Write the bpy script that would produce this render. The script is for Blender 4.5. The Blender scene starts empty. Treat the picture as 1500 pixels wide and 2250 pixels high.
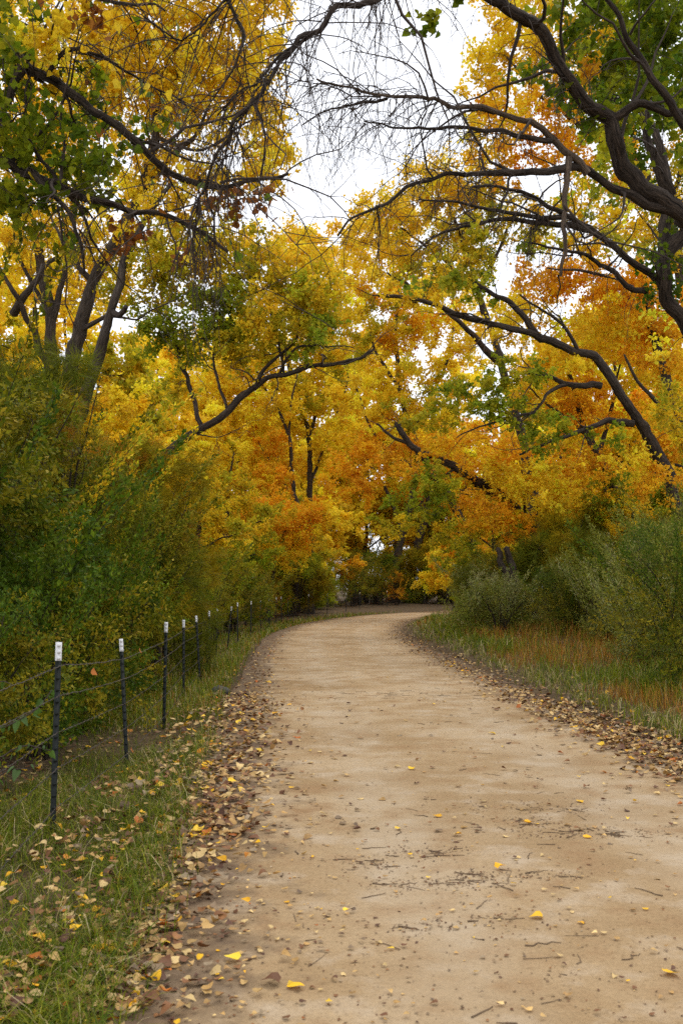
import bpy, math, random
import numpy as np

sc = bpy.context.scene
COL = sc.collection
PI = math.pi

# ------------------------------------------------------------------ camera
CAM_H, FPX, HOR = 1.5, 2250.0, 1290.0
cam_d = bpy.data.cameras.new('camera')
cam_d.sensor_fit = 'VERTICAL'
cam_d.sensor_height = 36.0
cam_d.sensor_width = 24.0
cam_d.lens = 36.0
cam_d.shift_y = (HOR - 1125.0) / 2250.0
cam_d.clip_start = 0.05
cam_d.clip_end = 1500.0
cam_d.dof.use_dof = True
cam_d.dof.focus_distance = 18.0
cam_d.dof.aperture_fstop = 6.5
cam = bpy.data.objects.new('camera', cam_d)
COL.objects.link(cam)
cam.location = (0, 0, CAM_H)
cam.rotation_euler = (math.radians(90), 0, 0)
sc.camera = cam

# ------------------------------------------------------------------ sky, sun, exposure
SUN_EL, SUN_ROT = math.radians(58), math.radians(200)
world = bpy.data.worlds.new('World')
sc.world = world
world.use_nodes = True
nt = world.node_tree
nt.nodes.clear()
sky = nt.nodes.new('ShaderNodeTexSky')
sky.sky_type = 'NISHITA'
sky.sun_disc = False
sky.sun_elevation = SUN_EL
sky.sun_rotation = SUN_ROT
sky.dust_density = 4.0
mixw = nt.nodes.new('ShaderNodeMix')
mixw.data_type = 'RGBA'
mixw.inputs[0].default_value = 0.88            # closed, even cloud cover over the clear sky
mixw.inputs[7].default_value = (10.2, 10.4, 11.0, 1)
bgn = nt.nodes.new('ShaderNodeBackground')
bgn.inputs['Strength'].default_value = 0.14
wo = nt.nodes.new('ShaderNodeOutputWorld')
nt.links.new(sky.outputs[0], mixw.inputs[6])
nt.links.new(mixw.outputs[2], bgn.inputs['Color'])
nt.links.new(bgn.outputs[0], wo.inputs['Surface'])

sun_d = bpy.data.lights.new('sun', 'SUN')
sun_d.energy = 1.4
sun_d.angle = math.radians(25)
sun_d.color = (1.0, 0.95, 0.87)
sun = bpy.data.objects.new('sun', sun_d)
COL.objects.link(sun)
sun.rotation_euler = (math.radians(90) - SUN_EL, 0, PI - SUN_ROT + PI)

sc.view_settings.view_transform = 'Standard'
sc.view_settings.look = 'None'
sc.view_settings.exposure = 0.06
sc.view_settings.gamma = 1.0
sc.view_settings.use_curve_mapping = False
sc.cycles.use_denoising = False
sc.cycles.max_bounces = 8
sc.cycles.diffuse_bounces = 4
sc.cycles.transmission_bounces = 5
sc.cycles.glossy_bounces = 2
sc.cycles.caustics_reflective = False
sc.cycles.caustics_refractive = False


# ------------------------------------------------------------------ helpers
def s2l(c):
    c = np.asarray(c, float) / 255.0
    return np.where(c <= 0.04045, c / 12.92, ((c + 0.055) / 1.055) ** 2.4)


def P(px, py, Y):
    """A point at distance Y in front of the viewer, read off the photograph."""
    return np.array([(px - 750.0) * Y / FPX, Y, CAM_H + (HOR - py) * Y / FPX])


def unit(v):
    return v / np.maximum(np.linalg.norm(v, axis=-1, keepdims=True), 1e-9)


class MB:
    """Collects faces; build() links them as one mesh object."""
    def __init__(self):
        self.v, self.n = [], 0
        self.t, self.q, self.tc, self.qc, self.bk = [], [], [], [], []

    def add(self, v, tri=None, quad=None, tcol=None, qcol=None, bark=None):
        v = np.asarray(v, np.float32).reshape(-1, 3)
        if tri is not None and len(tri):
            self.t.append(np.asarray(tri, np.int32) + self.n)
            if tcol is not None:
                self.tc.append(tcol)
        if quad is not None and len(quad):
            self.q.append(np.asarray(quad, np.int32) + self.n)
            if qcol is not None:
                self.qc.append(qcol)
        self.v.append(v)
        self.n += len(v)
        if bark is not None:
            self.bk.append(np.asarray(bark, np.float32))

    def mesh(self, name, mat, origin=(0, 0, 0), smooth=False):
        v = np.concatenate(self.v) - np.asarray(origin, np.float32)
        t = np.concatenate(self.t) if self.t else np.zeros((0, 3), np.int32)
        q = np.concatenate(self.q) if self.q else np.zeros((0, 4), np.int32)
        me = bpy.data.meshes.new(name)
        me.vertices.add(len(v))
        me.vertices.foreach_set('co', v.astype(np.float32).ravel())
        loops = np.concatenate([t.ravel(), q.ravel()]).astype(np.int32)
        me.loops.add(len(loops))
        me.loops.foreach_set('vertex_index', loops)
        nf = len(t) + len(q)
        me.polygons.add(nf)
        start = np.concatenate([np.arange(len(t)) * 3, len(t) * 3 + np.arange(len(q)) * 4]).astype(np.int32)
        me.polygons.foreach_set('loop_start', start)
        if smooth:
            me.polygons.foreach_set('use_smooth', np.ones(nf, bool))
        if self.tc or self.qc:
            c = np.concatenate(self.tc + self.qc)
            a = me.attributes.new('col', 'FLOAT_COLOR', 'FACE')
            a.data.foreach_set('color', np.concatenate([c, np.ones((len(c), 1))], 1).astype(np.float32).ravel())
        if self.bk:
            a = me.attributes.new('bark', 'FLOAT_VECTOR', 'POINT')
            a.data.foreach_set('vector', np.concatenate(self.bk).ravel())
        me.update(calc_edges=True)
        me.materials.append(mat)
        return me

    def build(self, name, mat, parent=None, origin=(0, 0, 0), smooth=False, kind=None):
        o = bpy.data.objects.new(name, self.mesh(name, mat, origin, smooth))
        COL.objects.link(o)
        if parent is not None:
            o.parent = parent
        elif any(origin):
            o.location = [float(a) for a in origin]
        if kind:
            o['kind'] = kind
        return o


def tag(o, label, cat=None, group=None, kind=None):
    o['label'] = label
    if cat:
        o['category'] = cat
    if group:
        o['group'] = group
    if kind:
        o['kind'] = kind
    return o


def thing(name, label, cat, loc=(0, 0, 0), group=None):
    o = bpy.data.objects.new(name, None)
    COL.objects.link(o)
    o.location = [float(a) for a in loc]
    return tag(o, label, cat, group)


def copy_tree(o, parent=None):
    c = o.copy()
    COL.objects.link(c)
    c.parent = parent
    for ch in list(o.children):
        copy_tree(ch, c)
    return c


def smooth_path(pts, step=0.25, wig=0.0, rng=None):
    pts = np.asarray(pts, float)
    if len(pts) == 2:
        pts = np.array([pts[0], (pts[0] + pts[1]) / 2, pts[1]])
    p = np.vstack([2 * pts[0] - pts[1], pts, 2 * pts[-1] - pts[-2]])
    out = []
    for i in range(1, len(p) - 2):
        L = np.linalg.norm(p[i + 1] - p[i])
        n = max(2, int(math.ceil(L / step)))
        t = (np.arange(n) / n)[:, None]
        a, b, c, d = p[i - 1], p[i], p[i + 1], p[i + 2]
        out.append(0.5 * ((2 * b) + (-a + c) * t + (2 * a - 5 * b + 4 * c - d) * t ** 2 + (-a + 3 * b - 3 * c + d) * t ** 3))
    out.append(p[-2][None])
    out = np.concatenate(out)
    if wig and rng is not None:
        w = rng.normal(0, wig, out.shape)
        w[1:-1] = (w[:-2] + w[1:-1] + w[2:]) / 3
        w[0] = 0
        out = out + w
    return out


def tube(mb, path, r, sides=6, rng=None, rough=0.0, ridge=0.0):
    path = np.asarray(path, float)
    k = len(path)
    r = np.asarray(r, float) * np.ones(k)
    tan = np.gradient(path, axis=0)
    tan = unit(tan)
    ref = np.array([0.31, 0.87, 0.38]) if abs(tan[0] @ np.array([0.31, 0.87, 0.38])) < 0.85 else np.array([0.9, -0.2, 0.4])
    u = np.zeros_like(path)
    u[0] = unit(np.cross(tan[0], ref))
    for i in range(1, k):
        w = u[i - 1] - tan[i] * (u[i - 1] @ tan[i])
        u[i] = w / (np.linalg.norm(w) + 1e-9)
    w = np.cross(tan, u)
    th = np.arange(sides) / sides * 2 * PI
    rr = r[:, None] * np.ones((1, sides))
    if rough and rng is not None:
        rr = rr * (1 + rng.normal(0, rough, rr.shape) + rng.normal(0, rough, (1, sides)))
    ln = np.concatenate([[0], np.cumsum(np.linalg.norm(np.diff(path, axis=0), axis=1))])
    if ridge and rng is not None:                    # furrows, swellings and knots
        T, S = th[None], ln[:, None]
        ph = rng.uniform(0, 6.28, 6)
        wv = T * 4 + 1.3 * np.sin(S * 2.3 + ph[0]) + .8 * np.sin(S * 5.1 + ph[1] + 2 * T)
        rr = rr * (1 + ridge * (np.abs(np.sin(wv)) - .6) + .05 * np.sin(S * 3.1 + ph[2]) + .05 * np.sin(2 * T + S * 1.7 + ph[3]))
        for _ in range(int(2 + ln[-1] * .9)):
            s0, t0, am = rng.uniform(0, ln[-1]), rng.uniform(0, 6.28), rng.uniform(.15, .45)
            dt = np.angle(np.exp(1j * (T - t0)))
            rr = rr * (1 + am * np.exp(-((S - s0) / .1) ** 2 - (dt / .6) ** 2))
    c, s = np.cos(th)[None, :, None], np.sin(th)[None, :, None]
    v = path[:, None] + rr[..., None] * (u[:, None] * c + w[:, None] * s)
    ln = np.concatenate([[0], np.cumsum(np.linalg.norm(np.diff(path, axis=0), axis=1))])
    bk = np.zeros((k, sides, 3))
    bk[..., 0] = rr * np.cos(th)
    bk[..., 1] = rr * np.sin(th)
    bk[..., 2] = ln[:, None]
    i = np.arange(k - 1)[:, None] * sides
    j = np.arange(sides)[None]
    j2 = (j + 1) % sides
    q = np.stack([i + j, i + j2, i + sides + j2, i + sides + j], -1).reshape(-1, 4)
    mb.add(v.reshape(-1, 3), quad=q, bark=bk.reshape(-1, 3))
    e = np.arange(sides) + (k - 1) * sides
    if sides >= 5:                                   # close the thick ends
        tip = path[-1] + tan[-1] * r[-1] * 0.5
        n0 = mb.n
        mb.add(tip[None], bark=np.array([[0, 0, ln[-1]]]))
        ee = e + (n0 - k * sides)
        mb.t.append(np.stack([ee, np.roll(ee, -1), np.full(sides, n0)], -1).astype(np.int32))


LEAF = {
    'kite': (np.array([(0, 0, 0), (.5, .36, .13), (0, 1, -.04), (-.5, .36, .13)]), np.array([(0, 1, 2), (0, 2, 3)])),
    'heart': (np.array([(0, 0, 0), (.3, -.05, .06), (.5, .2, .12), (.34, .58, .06), (0, 1, -.12), (-.34, .58, .06), (-.5, .2, .12), (-.3, -.05, .06)]),
              np.array([(0, 1, 2), (0, 2, 3), (0, 3, 4), (0, 4, 5), (0, 5, 6), (0, 6, 7)])),
    'lance': (np.array([(0, 0, 0), (.15, .42, .05), (0, 1, -.06), (-.15, .42, .05)]), np.array([(0, 1, 2), (0, 2, 3)])),
    'oval': (np.array([(0, 0, 0), (.24, .45, .06), (0, 1, -.06), (-.24, .45, .06)]), np.array([(0, 1, 2), (0, 2, 3)])),
    'tri': (np.array([(-.16, .3, 0), (.16, .3, .05), (0, 1, 0), (0, 0, 0)]), np.array([(3, 1, 2)])),
    'strand': (np.array([(-.018, 0, 0), (.018, 0, 0), (0, 1, .0)]), np.array([(0, 1, 2)])),
}


def add_leaves(mb, pos, size, col, rng, shape='kite', axis=None, axis_w=0.0, nup=0.0):
    n = len(pos)
    if n == 0:
        return
    a = rng.normal(0, 1, (n, 3))
    a = unit(a)
    if axis is not None:
        a = unit(a + np.asarray(axis) * axis_w)
    m = rng.normal(0, 1, (n, 3)) + np.array([0, 0, nup])
    m = unit(m - a * np.sum(m * a, 1, keepdims=True))
    b = np.cross(a, m)
    lv, lf = LEAF[shape]
    sz = (np.asarray(size) * np.ones(n))[:, None, None]
    v = pos[:, None] + sz * (lv[None, :, 0:1] * b[:, None] + lv[None, :, 1:2] * a[:, None] + lv[None, :, 2:3] * m[:, None])
    f = (np.arange(n)[:, None, None] * len(lv) + lf[None]).reshape(-1, 3)
    c = np.repeat(col, len(lf), axis=0)
    mb.add(v.reshape(-1, 3), tri=f, tcol=c)


PAL = {   # leaf colours (sRGB), each a small mixture
    'yellow': [(249, 212, 46), (246, 204, 40), (250, 219, 60), (238, 196, 42), (228, 202, 50)],
    'gold': [(248, 214, 46), (246, 207, 40), (249, 220, 58), (237, 196, 40)],
    'orange': [(245, 188, 37), (240, 174, 32), (246, 197, 43), (222, 156, 32)],
    'yellowgreen': [(206, 186, 38), (180, 176, 40), (226, 190, 38), (156, 160, 38), (234, 190, 38)],
    'lime': [(166, 168, 36), (142, 156, 36), (188, 176, 38), (120, 140, 34)],
    'green': [(72, 98, 18), (88, 110, 22), (58, 82, 18), (106, 122, 24), (78, 100, 18)],
    'olive': [(122, 122, 18), (100, 108, 18), (146, 136, 24), (80, 92, 16), (166, 146, 38)],
    'leafgreen': [(100, 120, 22), (124, 136, 26), (86, 106, 20), (150, 152, 30)],
    'brightgreen': [(106, 122, 18), (92, 110, 16), (124, 132, 24)],
    'silver': [(152, 152, 88), (136, 140, 70), (176, 174, 122), (116, 124, 50)],
    'sage': [(118, 126, 38), (138, 140, 48), (100, 112, 30), (152, 150, 70)],
    'tam': [(150, 134, 20), (166, 140, 20), (126, 120, 20)],
    'rust': [(182, 126, 22), (196, 138, 24), (162, 108, 22)],
    'tamgreen': [(104, 110, 20), (120, 120, 22), (90, 98, 20)],
    'brown': [(146, 90, 36), (124, 76, 34), (168, 110, 50)],
}
PAL = {k: s2l(v) for k, v in PAL.items()}


def pick(pal, n, rng, jit=0.13):
    p = PAL[pal]
    c = p[rng.integers(0, len(p), n)]
    return c * np.exp(rng.normal(0, jit, (n, 1))) * np.exp(rng.normal(0, 0.05, (n, 3)))


# ------------------------------------------------------------------ materials
def new_mat(name):
    m = bpy.data.materials.new(name)
    m.use_nodes = True
    t = m.node_tree
    t.nodes.clear()
    return m, t, t.nodes, t.links


def mat_leaf(name, trans=0.42, spec=0.25, rough=0.55, src='col'):
    m, t, N, L = new_mat(name)
    if src == 'col':
        a = N.new('ShaderNodeAttribute'); a.attribute_name = 'col'; col = a.outputs['Color']
    else:
        a = N.new('ShaderNodeObjectInfo'); col = a.outputs['Color']
    # fine mottling and vein-scale variation
    tc = N.new('ShaderNodeTexCoord')
    nz = N.new('ShaderNodeTexNoise'); nz.inputs['Scale'].default_value = 60
    nz.inputs['Detail'].default_value = 2
    L.new(tc.outputs['Object'], nz.inputs['Vector'])
    mr = N.new('ShaderNodeMapRange'); mr.inputs[1].default_value = 0.3; mr.inputs[2].default_value = 0.7
    mr.inputs[3].default_value = 0.78; mr.inputs[4].default_value = 1.15
    L.new(nz.outputs['Fac'], mr.inputs[0])
    mul = N.new('ShaderNodeVectorMath'); mul.operation = 'SCALE'
    L.new(col, mul.inputs[0]); L.new(mr.outputs[0], mul.inputs['Scale'])
    pb = N.new('ShaderNodeBsdfPrincipled')
    pb.inputs['Roughness'].default_value = rough
    pb.inputs['Specular IOR Level'].default_value = spec
    L.new(mul.outputs[0], pb.inputs['Base Color'])
    tr = N.new('ShaderNodeBsdfTranslucent')
    L.new(mul.outputs[0], tr.inputs['Color'])
    mx = N.new('ShaderNodeMixShader'); mx.inputs[0].default_value = trans
    L.new(pb.outputs[0], mx.inputs[1]); L.new(tr.outputs[0], mx.inputs[2])
    o = N.new('ShaderNodeOutputMaterial'); L.new(mx.outputs[0], o.inputs['Surface'])
    return m


def ramp(N, stops):
    r = N.new('ShaderNodeValToRGB')
    e = r.color_ramp.elements
    while len(e) < len(stops):
        e.new(0.5)
    for x, (p, c) in zip(e, stops):
        x.position = p
        x.color = (*c, 1)
    return r


def mat_bark(name, dark, light, scale=1.0, relief=.05):
    m, t, N, L = new_mat(name)
    a = N.new('ShaderNodeAttribute'); a.attribute_name = 'bark'
    mp = N.new('ShaderNodeMapping'); mp.inputs['Scale'].default_value = (46 * scale, 46 * scale, 5.0 * scale)
    L.new(a.outputs['Vector'], mp.inputs['Vector'])
    n1 = N.new('ShaderNodeTexNoise'); n1.inputs['Scale'].default_value = 1.0
    n1.inputs['Detail'].default_value = 5; n1.inputs['Roughness'].default_value = 0.65
    n1.inputs['Distortion'].default_value = 0.8
    L.new(mp.outputs[0], n1.inputs['Vector'])
    n2 = N.new('ShaderNodeTexNoise'); n2.inputs['Scale'].default_value = 1.3; n2.inputs['Detail'].default_value = 3
    L.new(a.outputs['Vector'], n2.inputs['Vector'])
    r = ramp(N, [(0.32, dark), (0.56, [0.5 * (x + y) for x, y in zip(dark, light)]), (0.72, light)])
    L.new(n1.outputs['Fac'], r.inputs[0])
    mx = N.new('ShaderNodeMix'); mx.data_type = 'RGBA'; mx.blend_type = 'MULTIPLY'; mx.inputs[0].default_value = 0.6
    r2 = ramp(N, [(0.3, (0.55, 0.5, 0.45)), (0.7, (1.15, 1.12, 1.08))])
    L.new(n2.outputs['Fac'], r2.inputs[0])
    L.new(r.outputs[0], mx.inputs[6]); L.new(r2.outputs[0], mx.inputs[7])
    pb = N.new('ShaderNodeBsdfPrincipled'); pb.inputs['Roughness'].default_value = 0.85
    pb.inputs['Specular IOR Level'].default_value = 0.2
    L.new(mx.outputs[2], pb.inputs['Base Color'])
    bp = N.new('ShaderNodeBump'); bp.inputs['Strength'].default_value = 1.0; bp.inputs['Distance'].default_value = relief
    L.new(n1.outputs['Fac'], bp.inputs['Height']); L.new(bp.outputs[0], pb.inputs['Normal'])
    o = N.new('ShaderNodeOutputMaterial'); L.new(pb.outputs[0], o.inputs['Surface'])
    return m


def mat_plain(name, col, rough=0.6, metal=0.0, noise=0.25, scale=40, spec=0.4, bump=0.15):
    m, t, N, L = new_mat(name)
    tc = N.new('ShaderNodeTexCoord')
    nz = N.new('ShaderNodeTexNoise'); nz.inputs['Scale'].default_value = scale; nz.inputs['Detail'].default_value = 4
    L.new(tc.outputs['Object'], nz.inputs['Vector'])
    r = ramp(N, [(0.3, [c * (1 - noise) for c in col]), (0.7, [c * (1 + noise) for c in col])])
    L.new(nz.outputs['Fac'], r.inputs[0])
    pb = N.new('ShaderNodeBsdfPrincipled'); pb.inputs['Roughness'].default_value = rough
    pb.inputs['Metallic'].default_value = metal; pb.inputs['Specular IOR Level'].default_value = spec
    L.new(r.outputs[0], pb.inputs['Base Color'])
    bp = N.new('ShaderNodeBump'); bp.inputs['Strength'].default_value = bump; bp.inputs['Distance'].default_value = 0.004
    L.new(nz.outputs['Fac'], bp.inputs['Height']); L.new(bp.outputs[0], pb.inputs['Normal'])
    o = N.new('ShaderNodeOutputMaterial'); L.new(pb.outputs[0], o.inputs['Surface'])
    return m


M_LEAF = mat_leaf('autumn_leaf', .53, .12, .6)
M_SHRUB = mat_leaf('shrub_leaf', 0.3, 0.12, 0.6)
M_GRASS = mat_leaf('grass_blade', 0.3, 0.15, 0.6)
M_LITTER = mat_leaf('dry_leaf', 0.12, 0.25, 0.6)
M_LITTER_O = mat_leaf('dry_leaf_single', 0.12, 0.25, 0.6, src='obj')
M_WEED_O = mat_leaf('weed_leaf', 0.3, 0.35, 0.45, src='obj')
M_LEAF_O = mat_leaf('autumn_leaf_single', 0.42, 0.25, 0.5, src='obj')
M_BARK = mat_bark('cottonwood_bark', (0.022, 0.016, 0.012), (0.15, 0.118, 0.092))
M_BARKN = mat_bark('dark_bark', (0.008, 0.006, 0.0045), (0.135, 0.1, 0.074))
M_TWIG = mat_bark('twig_bark', (0.03, 0.022, 0.018), (0.11, 0.085, 0.07), 3, .004)
M_DEAD = mat_bark('weathered_bark', (0.06, 0.042, 0.03), (0.27, 0.2, 0.14))

# ------------------------------------------------------------------ the road's course and the lie of the land
CP = np.array([(2.6, -18), (1.9, -8), (1.38, 0), (1.22, 3.5), (1.1, 6), (.9, 9.5), (.62, 14), (.22, 21), (-.05, 30), (.12, 36.5), (.8, 43), (2.2, 50), (4.7, 57),
               (9.2, 64.5), (15.5, 70), (24, 74), (40, 78)], float)
CL = smooth_path(np.c_[CP, np.zeros(len(CP))], 0.5)[:, :2]
CT = unit(np.gradient(CL, axis=0))
CN = np.c_[CT[:, 1], -CT[:, 0]]                       # points to the right of the way
CS = np.concatenate([[0], np.cumsum(np.linalg.norm(np.diff(CL, axis=0), axis=1))])
HALF = 1.82


def lateral(x, y):
    """Signed distance from the road's centre line, positive to the right."""
    x, y = np.ravel(x), np.ravel(y)
    out = np.empty(len(x))
    for i in range(0, len(x), 20000):
        p = np.c_[x[i:i + 20000], y[i:i + 20000]]
        d2 = ((p[:, None] - CL[None, ::2]) ** 2).sum(-1)
        k = d2.argmin(1) * 2
        rel = p - CL[k]
        sg = np.sign((rel * CN[k]).sum(1))
        dn = np.abs((rel * CN[k]).sum(1))
        out[i:i + 20000] = sg * np.where(np.sqrt(d2.min(1)) > dn + 2, np.sqrt(d2.min(1)), dn)
    return out


def sm(t):
    t = np.clip(t, 0, 1)
    return t * t * (3 - 2 * t)


def noise2(x, y, s=1.0, seed=0):
    r = np.random.default_rng(seed)
    z = 0
    for i in range(6):
        a, f, ph = r.uniform(0, 2 * PI), s * r.uniform(0.6, 2.2), r.uniform(0, 6.28)
        z = z + np.sin((x * math.cos(a) + y * math.sin(a)) * f + ph)
    return z / 6


def ground_z(x, y, d=None):
    x, y = np.ravel(np.asarray(x, float)), np.ravel(np.asarray(y, float))
    if d is None:
        d = lateral(x, y)
    out = np.abs(d) - HALF
    left = 0.03 * sm(out / .4) - 0.2 * sm((out - .2) / .9) * (.2 + .8 * sm((y - 6.0) / 3.5)) * (1 - .4 * sm((y - 45) / 25)) + .25 * sm((out - 6) / 10)
    right = 0.16 * sm((out + .05) / 1.2) + 0.2 * sm((out - 1) / 3.5)
    z = np.where(d < 0, left, right)
    z = z + sm(out / .8) * (0.035 * noise2(x, y, 2.2, 3) + 0.06 * noise2(x, y, .6, 4))
    return z - 0.02 * sm(1 - out / -.3) * 0


def road_z(x, y, d):
    ed = sm((HALF + .32 - np.abs(d)) / .3)
    rut = -0.012 * np.exp(-((np.abs(d) - .85) / .3) ** 2)
    return 0.006 + ed * (0.02 + rut + 0.008 * noise2(x, y, 1.7, 7) + 0.004 * noise2(x, y, 6, 8))


def surf_z(x, y):
    d = lateral(x, y)
    return np.where(np.abs(d) < HALF + .3, np.maximum(road_z(np.ravel(x), np.ravel(y), d), ground_z(x, y, d)), ground_z(x, y, d))


def grid_mesh(xs, ys, zf):
    X, Y = np.meshgrid(xs, ys)
    v = np.stack([X.ravel(), Y.ravel(), zf(X.ravel(), Y.ravel())], -1)
    nx = len(xs)
    i = np.arange(len(ys) - 1)[:, None] * nx + np.arange(nx - 1)[None]
    q = np.stack([i, i + 1, i + nx + 1, i + nx], -1).reshape(-1, 4)
    return v, q


def mat_ground():
    m, t, N, L = new_mat('woodland_soil')
    tc = N.new('ShaderNodeTexCoord')
    n1 = N.new('ShaderNodeTexNoise'); n1.inputs['Scale'].default_value = 1.1; n1.inputs['Detail'].default_value = 6
    n2 = N.new('ShaderNodeTexNoise'); n2.inputs['Scale'].default_value = 26; n2.inputs['Detail'].default_value = 4
    v = N.new('ShaderNodeTexVoronoi'); v.inputs['Scale'].default_value = 17
    for n in (n1, n2, v):
        L.new(tc.outputs['Object'], n.inputs['Vector'])
    r1 = ramp(N, [(0.3, (.05, .036, .022)), (0.6, (.085, .06, .035)), (.8, (.06, .058, .02))])
    L.new(n1.outputs['Fac'], r1.inputs[0])
    r2 = ramp(N, [(0.0, (.05, .03, .015)), (.45, (.12, .075, .035)), (.75, (.2, .135, .07)), (1, (.09, .055, .03))])
    L.new(v.outputs['Color'], r2.inputs[0])
    mx = N.new('ShaderNodeMix'); mx.data_type = 'RGBA'
    mr = N.new('ShaderNodeMapRange'); mr.inputs[1].default_value = .4; mr.inputs[2].default_value = .65
    L.new(n2.outputs['Fac'], mr.inputs[0]); L.new(mr.outputs[0], mx.inputs[0])
    L.new(r1.outputs[0], mx.inputs[6]); L.new(r2.outputs[0], mx.inputs[7])
    pb = N.new('ShaderNodeBsdfPrincipled'); pb.inputs['Roughness'].default_value = .95
    pb.inputs['Specular IOR Level'].default_value = .1
    L.new(mx.outputs[2], pb.inputs['Base Color'])
    bp = N.new('ShaderNodeBump'); bp.inputs['Strength'].default_value = 1; bp.inputs['Distance'].default_value = .03
    L.new(n2.outputs['Fac'], bp.inputs['Height']); L.new(bp.outputs[0], pb.inputs['Normal'])
    o = N.new('ShaderNodeOutputMaterial'); L.new(pb.outputs[0], o.inputs['Surface'])
    return m


def mat_road():
    m, t, N, L = new_mat('packed_sand')
    tc = N.new('ShaderNodeTexCoord')
    at = N.new('ShaderNodeAttribute'); at.attribute_name = 'lat'

    def noise(scale, det=5, rgh=.55, vec=None):
        n = N.new('ShaderNodeTexNoise'); n.inputs['Scale'].default_value = scale
        n.inputs['Detail'].default_value = det; n.inputs['Roughness'].default_value = rgh
        L.new(vec if vec else tc.outputs['Object'], n.inputs['Vector'])
        return n.outputs['Fac']

    def mixc(fac, a, b, mode='MIX'):
        x = N.new('ShaderNodeMix'); x.data_type = 'RGBA'; x.blend_type = mode
        for s, val in ((0, fac), (6, a), (7, b)):
            if isinstance(val, (int, float)):
                x.inputs[s].default_value = val
            elif isinstance(val, tuple):
                x.inputs[s].default_value = (*val, 1)
            else:
                L.new(val, x.inputs[s])
        return x.outputs[2]

    def rng_(v, a, b, c=0., d=1.):
        r = N.new('ShaderNodeMapRange'); r.inputs[1].default_value = a; r.inputs[2].default_value = b
        r.inputs[3].default_value = c; r.inputs[4].default_value = d
        L.new(v, r.inputs[0])
        return r.outputs[0]
    big, mid, fine, grit = noise(.55, 6), noise(2.6, 6, .6), noise(45, 6, .7), noise(220, 3, .6)
    r = ramp(N, [(.32, (.30, .194, .093)), (.5, (.39, .272, .148)), (.68, (.475, .355, .217))])
    L.new(big, r.inputs[0])
    c = mixc(rng_(mid, .52, .7), r.outputs[0], (.47, .365, .245))
    c = mixc(rng_(mid, .47, .32), c, (.32, .2, .1))
    r2 = ramp(N, [(.25, (.62, .58, .54)), (.5, (1, 1, 1)), (.75, (1.14, 1.12, 1.1))])
    L.new(fine, r2.inputs[0])
    c = mixc(.8, c, r2.outputs[0], 'MULTIPLY')
    r3 = ramp(N, [(.28, (.5, .45, .42)), (.42, (1, 1, 1)), (.8, (1.08, 1.08, 1.08))])
    L.new(grit, r3.inputs[0])
    c = mixc(.9, c, r3.outputs[0], 'MULTIPLY')
    trk = N.new('ShaderNodeMath'); trk.operation = 'MULTIPLY'      # two packed wheel tracks
    ab = N.new('ShaderNodeMath'); ab.operation = 'ADD'; ab.inputs[1].default_value = 1.05
    L.new(at.outputs['Fac'], ab.inputs[0])
    ab2 = N.new('ShaderNodeMath'); ab2.operation = 'ABSOLUTE'; L.new(ab.outputs[0], ab2.inputs[0])
    L.new(rng_(ab2.outputs[0], .4, .12, 0., .6), trk.inputs[0]); L.new(rng_(noise(1.3, 5, .6), .35, .65), trk.inputs[1])
    c = mixc(trk.outputs[0], c, (.47, .37, .25))
    # trodden-in bits of bark and leaf
    mp = N.new('ShaderNodeMapping'); mp.inputs['Scale'].default_value = (34, 60, 34)
    L.new(tc.outputs['Object'], mp.inputs['Vector'])
    vo = N.new('ShaderNodeTexVoronoi'); L.new(mp.outputs[0], vo.inputs['Vector'])
    sp = N.new('ShaderNodeMath'); sp.operation = 'MULTIPLY'
    L.new(rng_(vo.outputs['Distance'], .2, .12), sp.inputs[0])
    L.new(rng_(noise(1.9, 4), .5, .75, 0., .55), sp.inputs[1])
    c = mixc(sp.outputs[0], c, (.13, .085, .05))
    # the soil of the verge shows through towards the margins
    ad = N.new('ShaderNodeMath'); ad.operation = 'ADD'
    L.new(at.outputs['Fac'], ad.inputs[0]); L.new(rng_(noise(3.2, 6, .65), .25, .75, -.42, .42), ad.inputs[1])
    c = mixc(rng_(ad.outputs[0], -.42, .12), c, (.15, .1, .06))
    pb = N.new('ShaderNodeBsdfPrincipled'); pb.inputs['Roughness'].default_value = .95
    pb.inputs['Specular IOR Level'].default_value = .12
    L.new(c, pb.inputs['Base Color'])
    hsum = N.new('ShaderNodeMath'); hsum.operation = 'MULTIPLY_ADD'; hsum.inputs[1].default_value = .35
    L.new(grit, hsum.inputs[0]); L.new(fine, hsum.inputs[2])
    bp = N.new('ShaderNodeBump'); bp.inputs['Strength'].default_value = .8; bp.inputs['Distance'].default_value = .012
    L.new(hsum.outputs[0], bp.inputs['Height']); L.new(bp.outputs[0], pb.inputs['Normal'])
    o = N.new('ShaderNodeOutputMaterial'); L.new(pb.outputs[0], o.inputs['Surface'])
    return m


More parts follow.
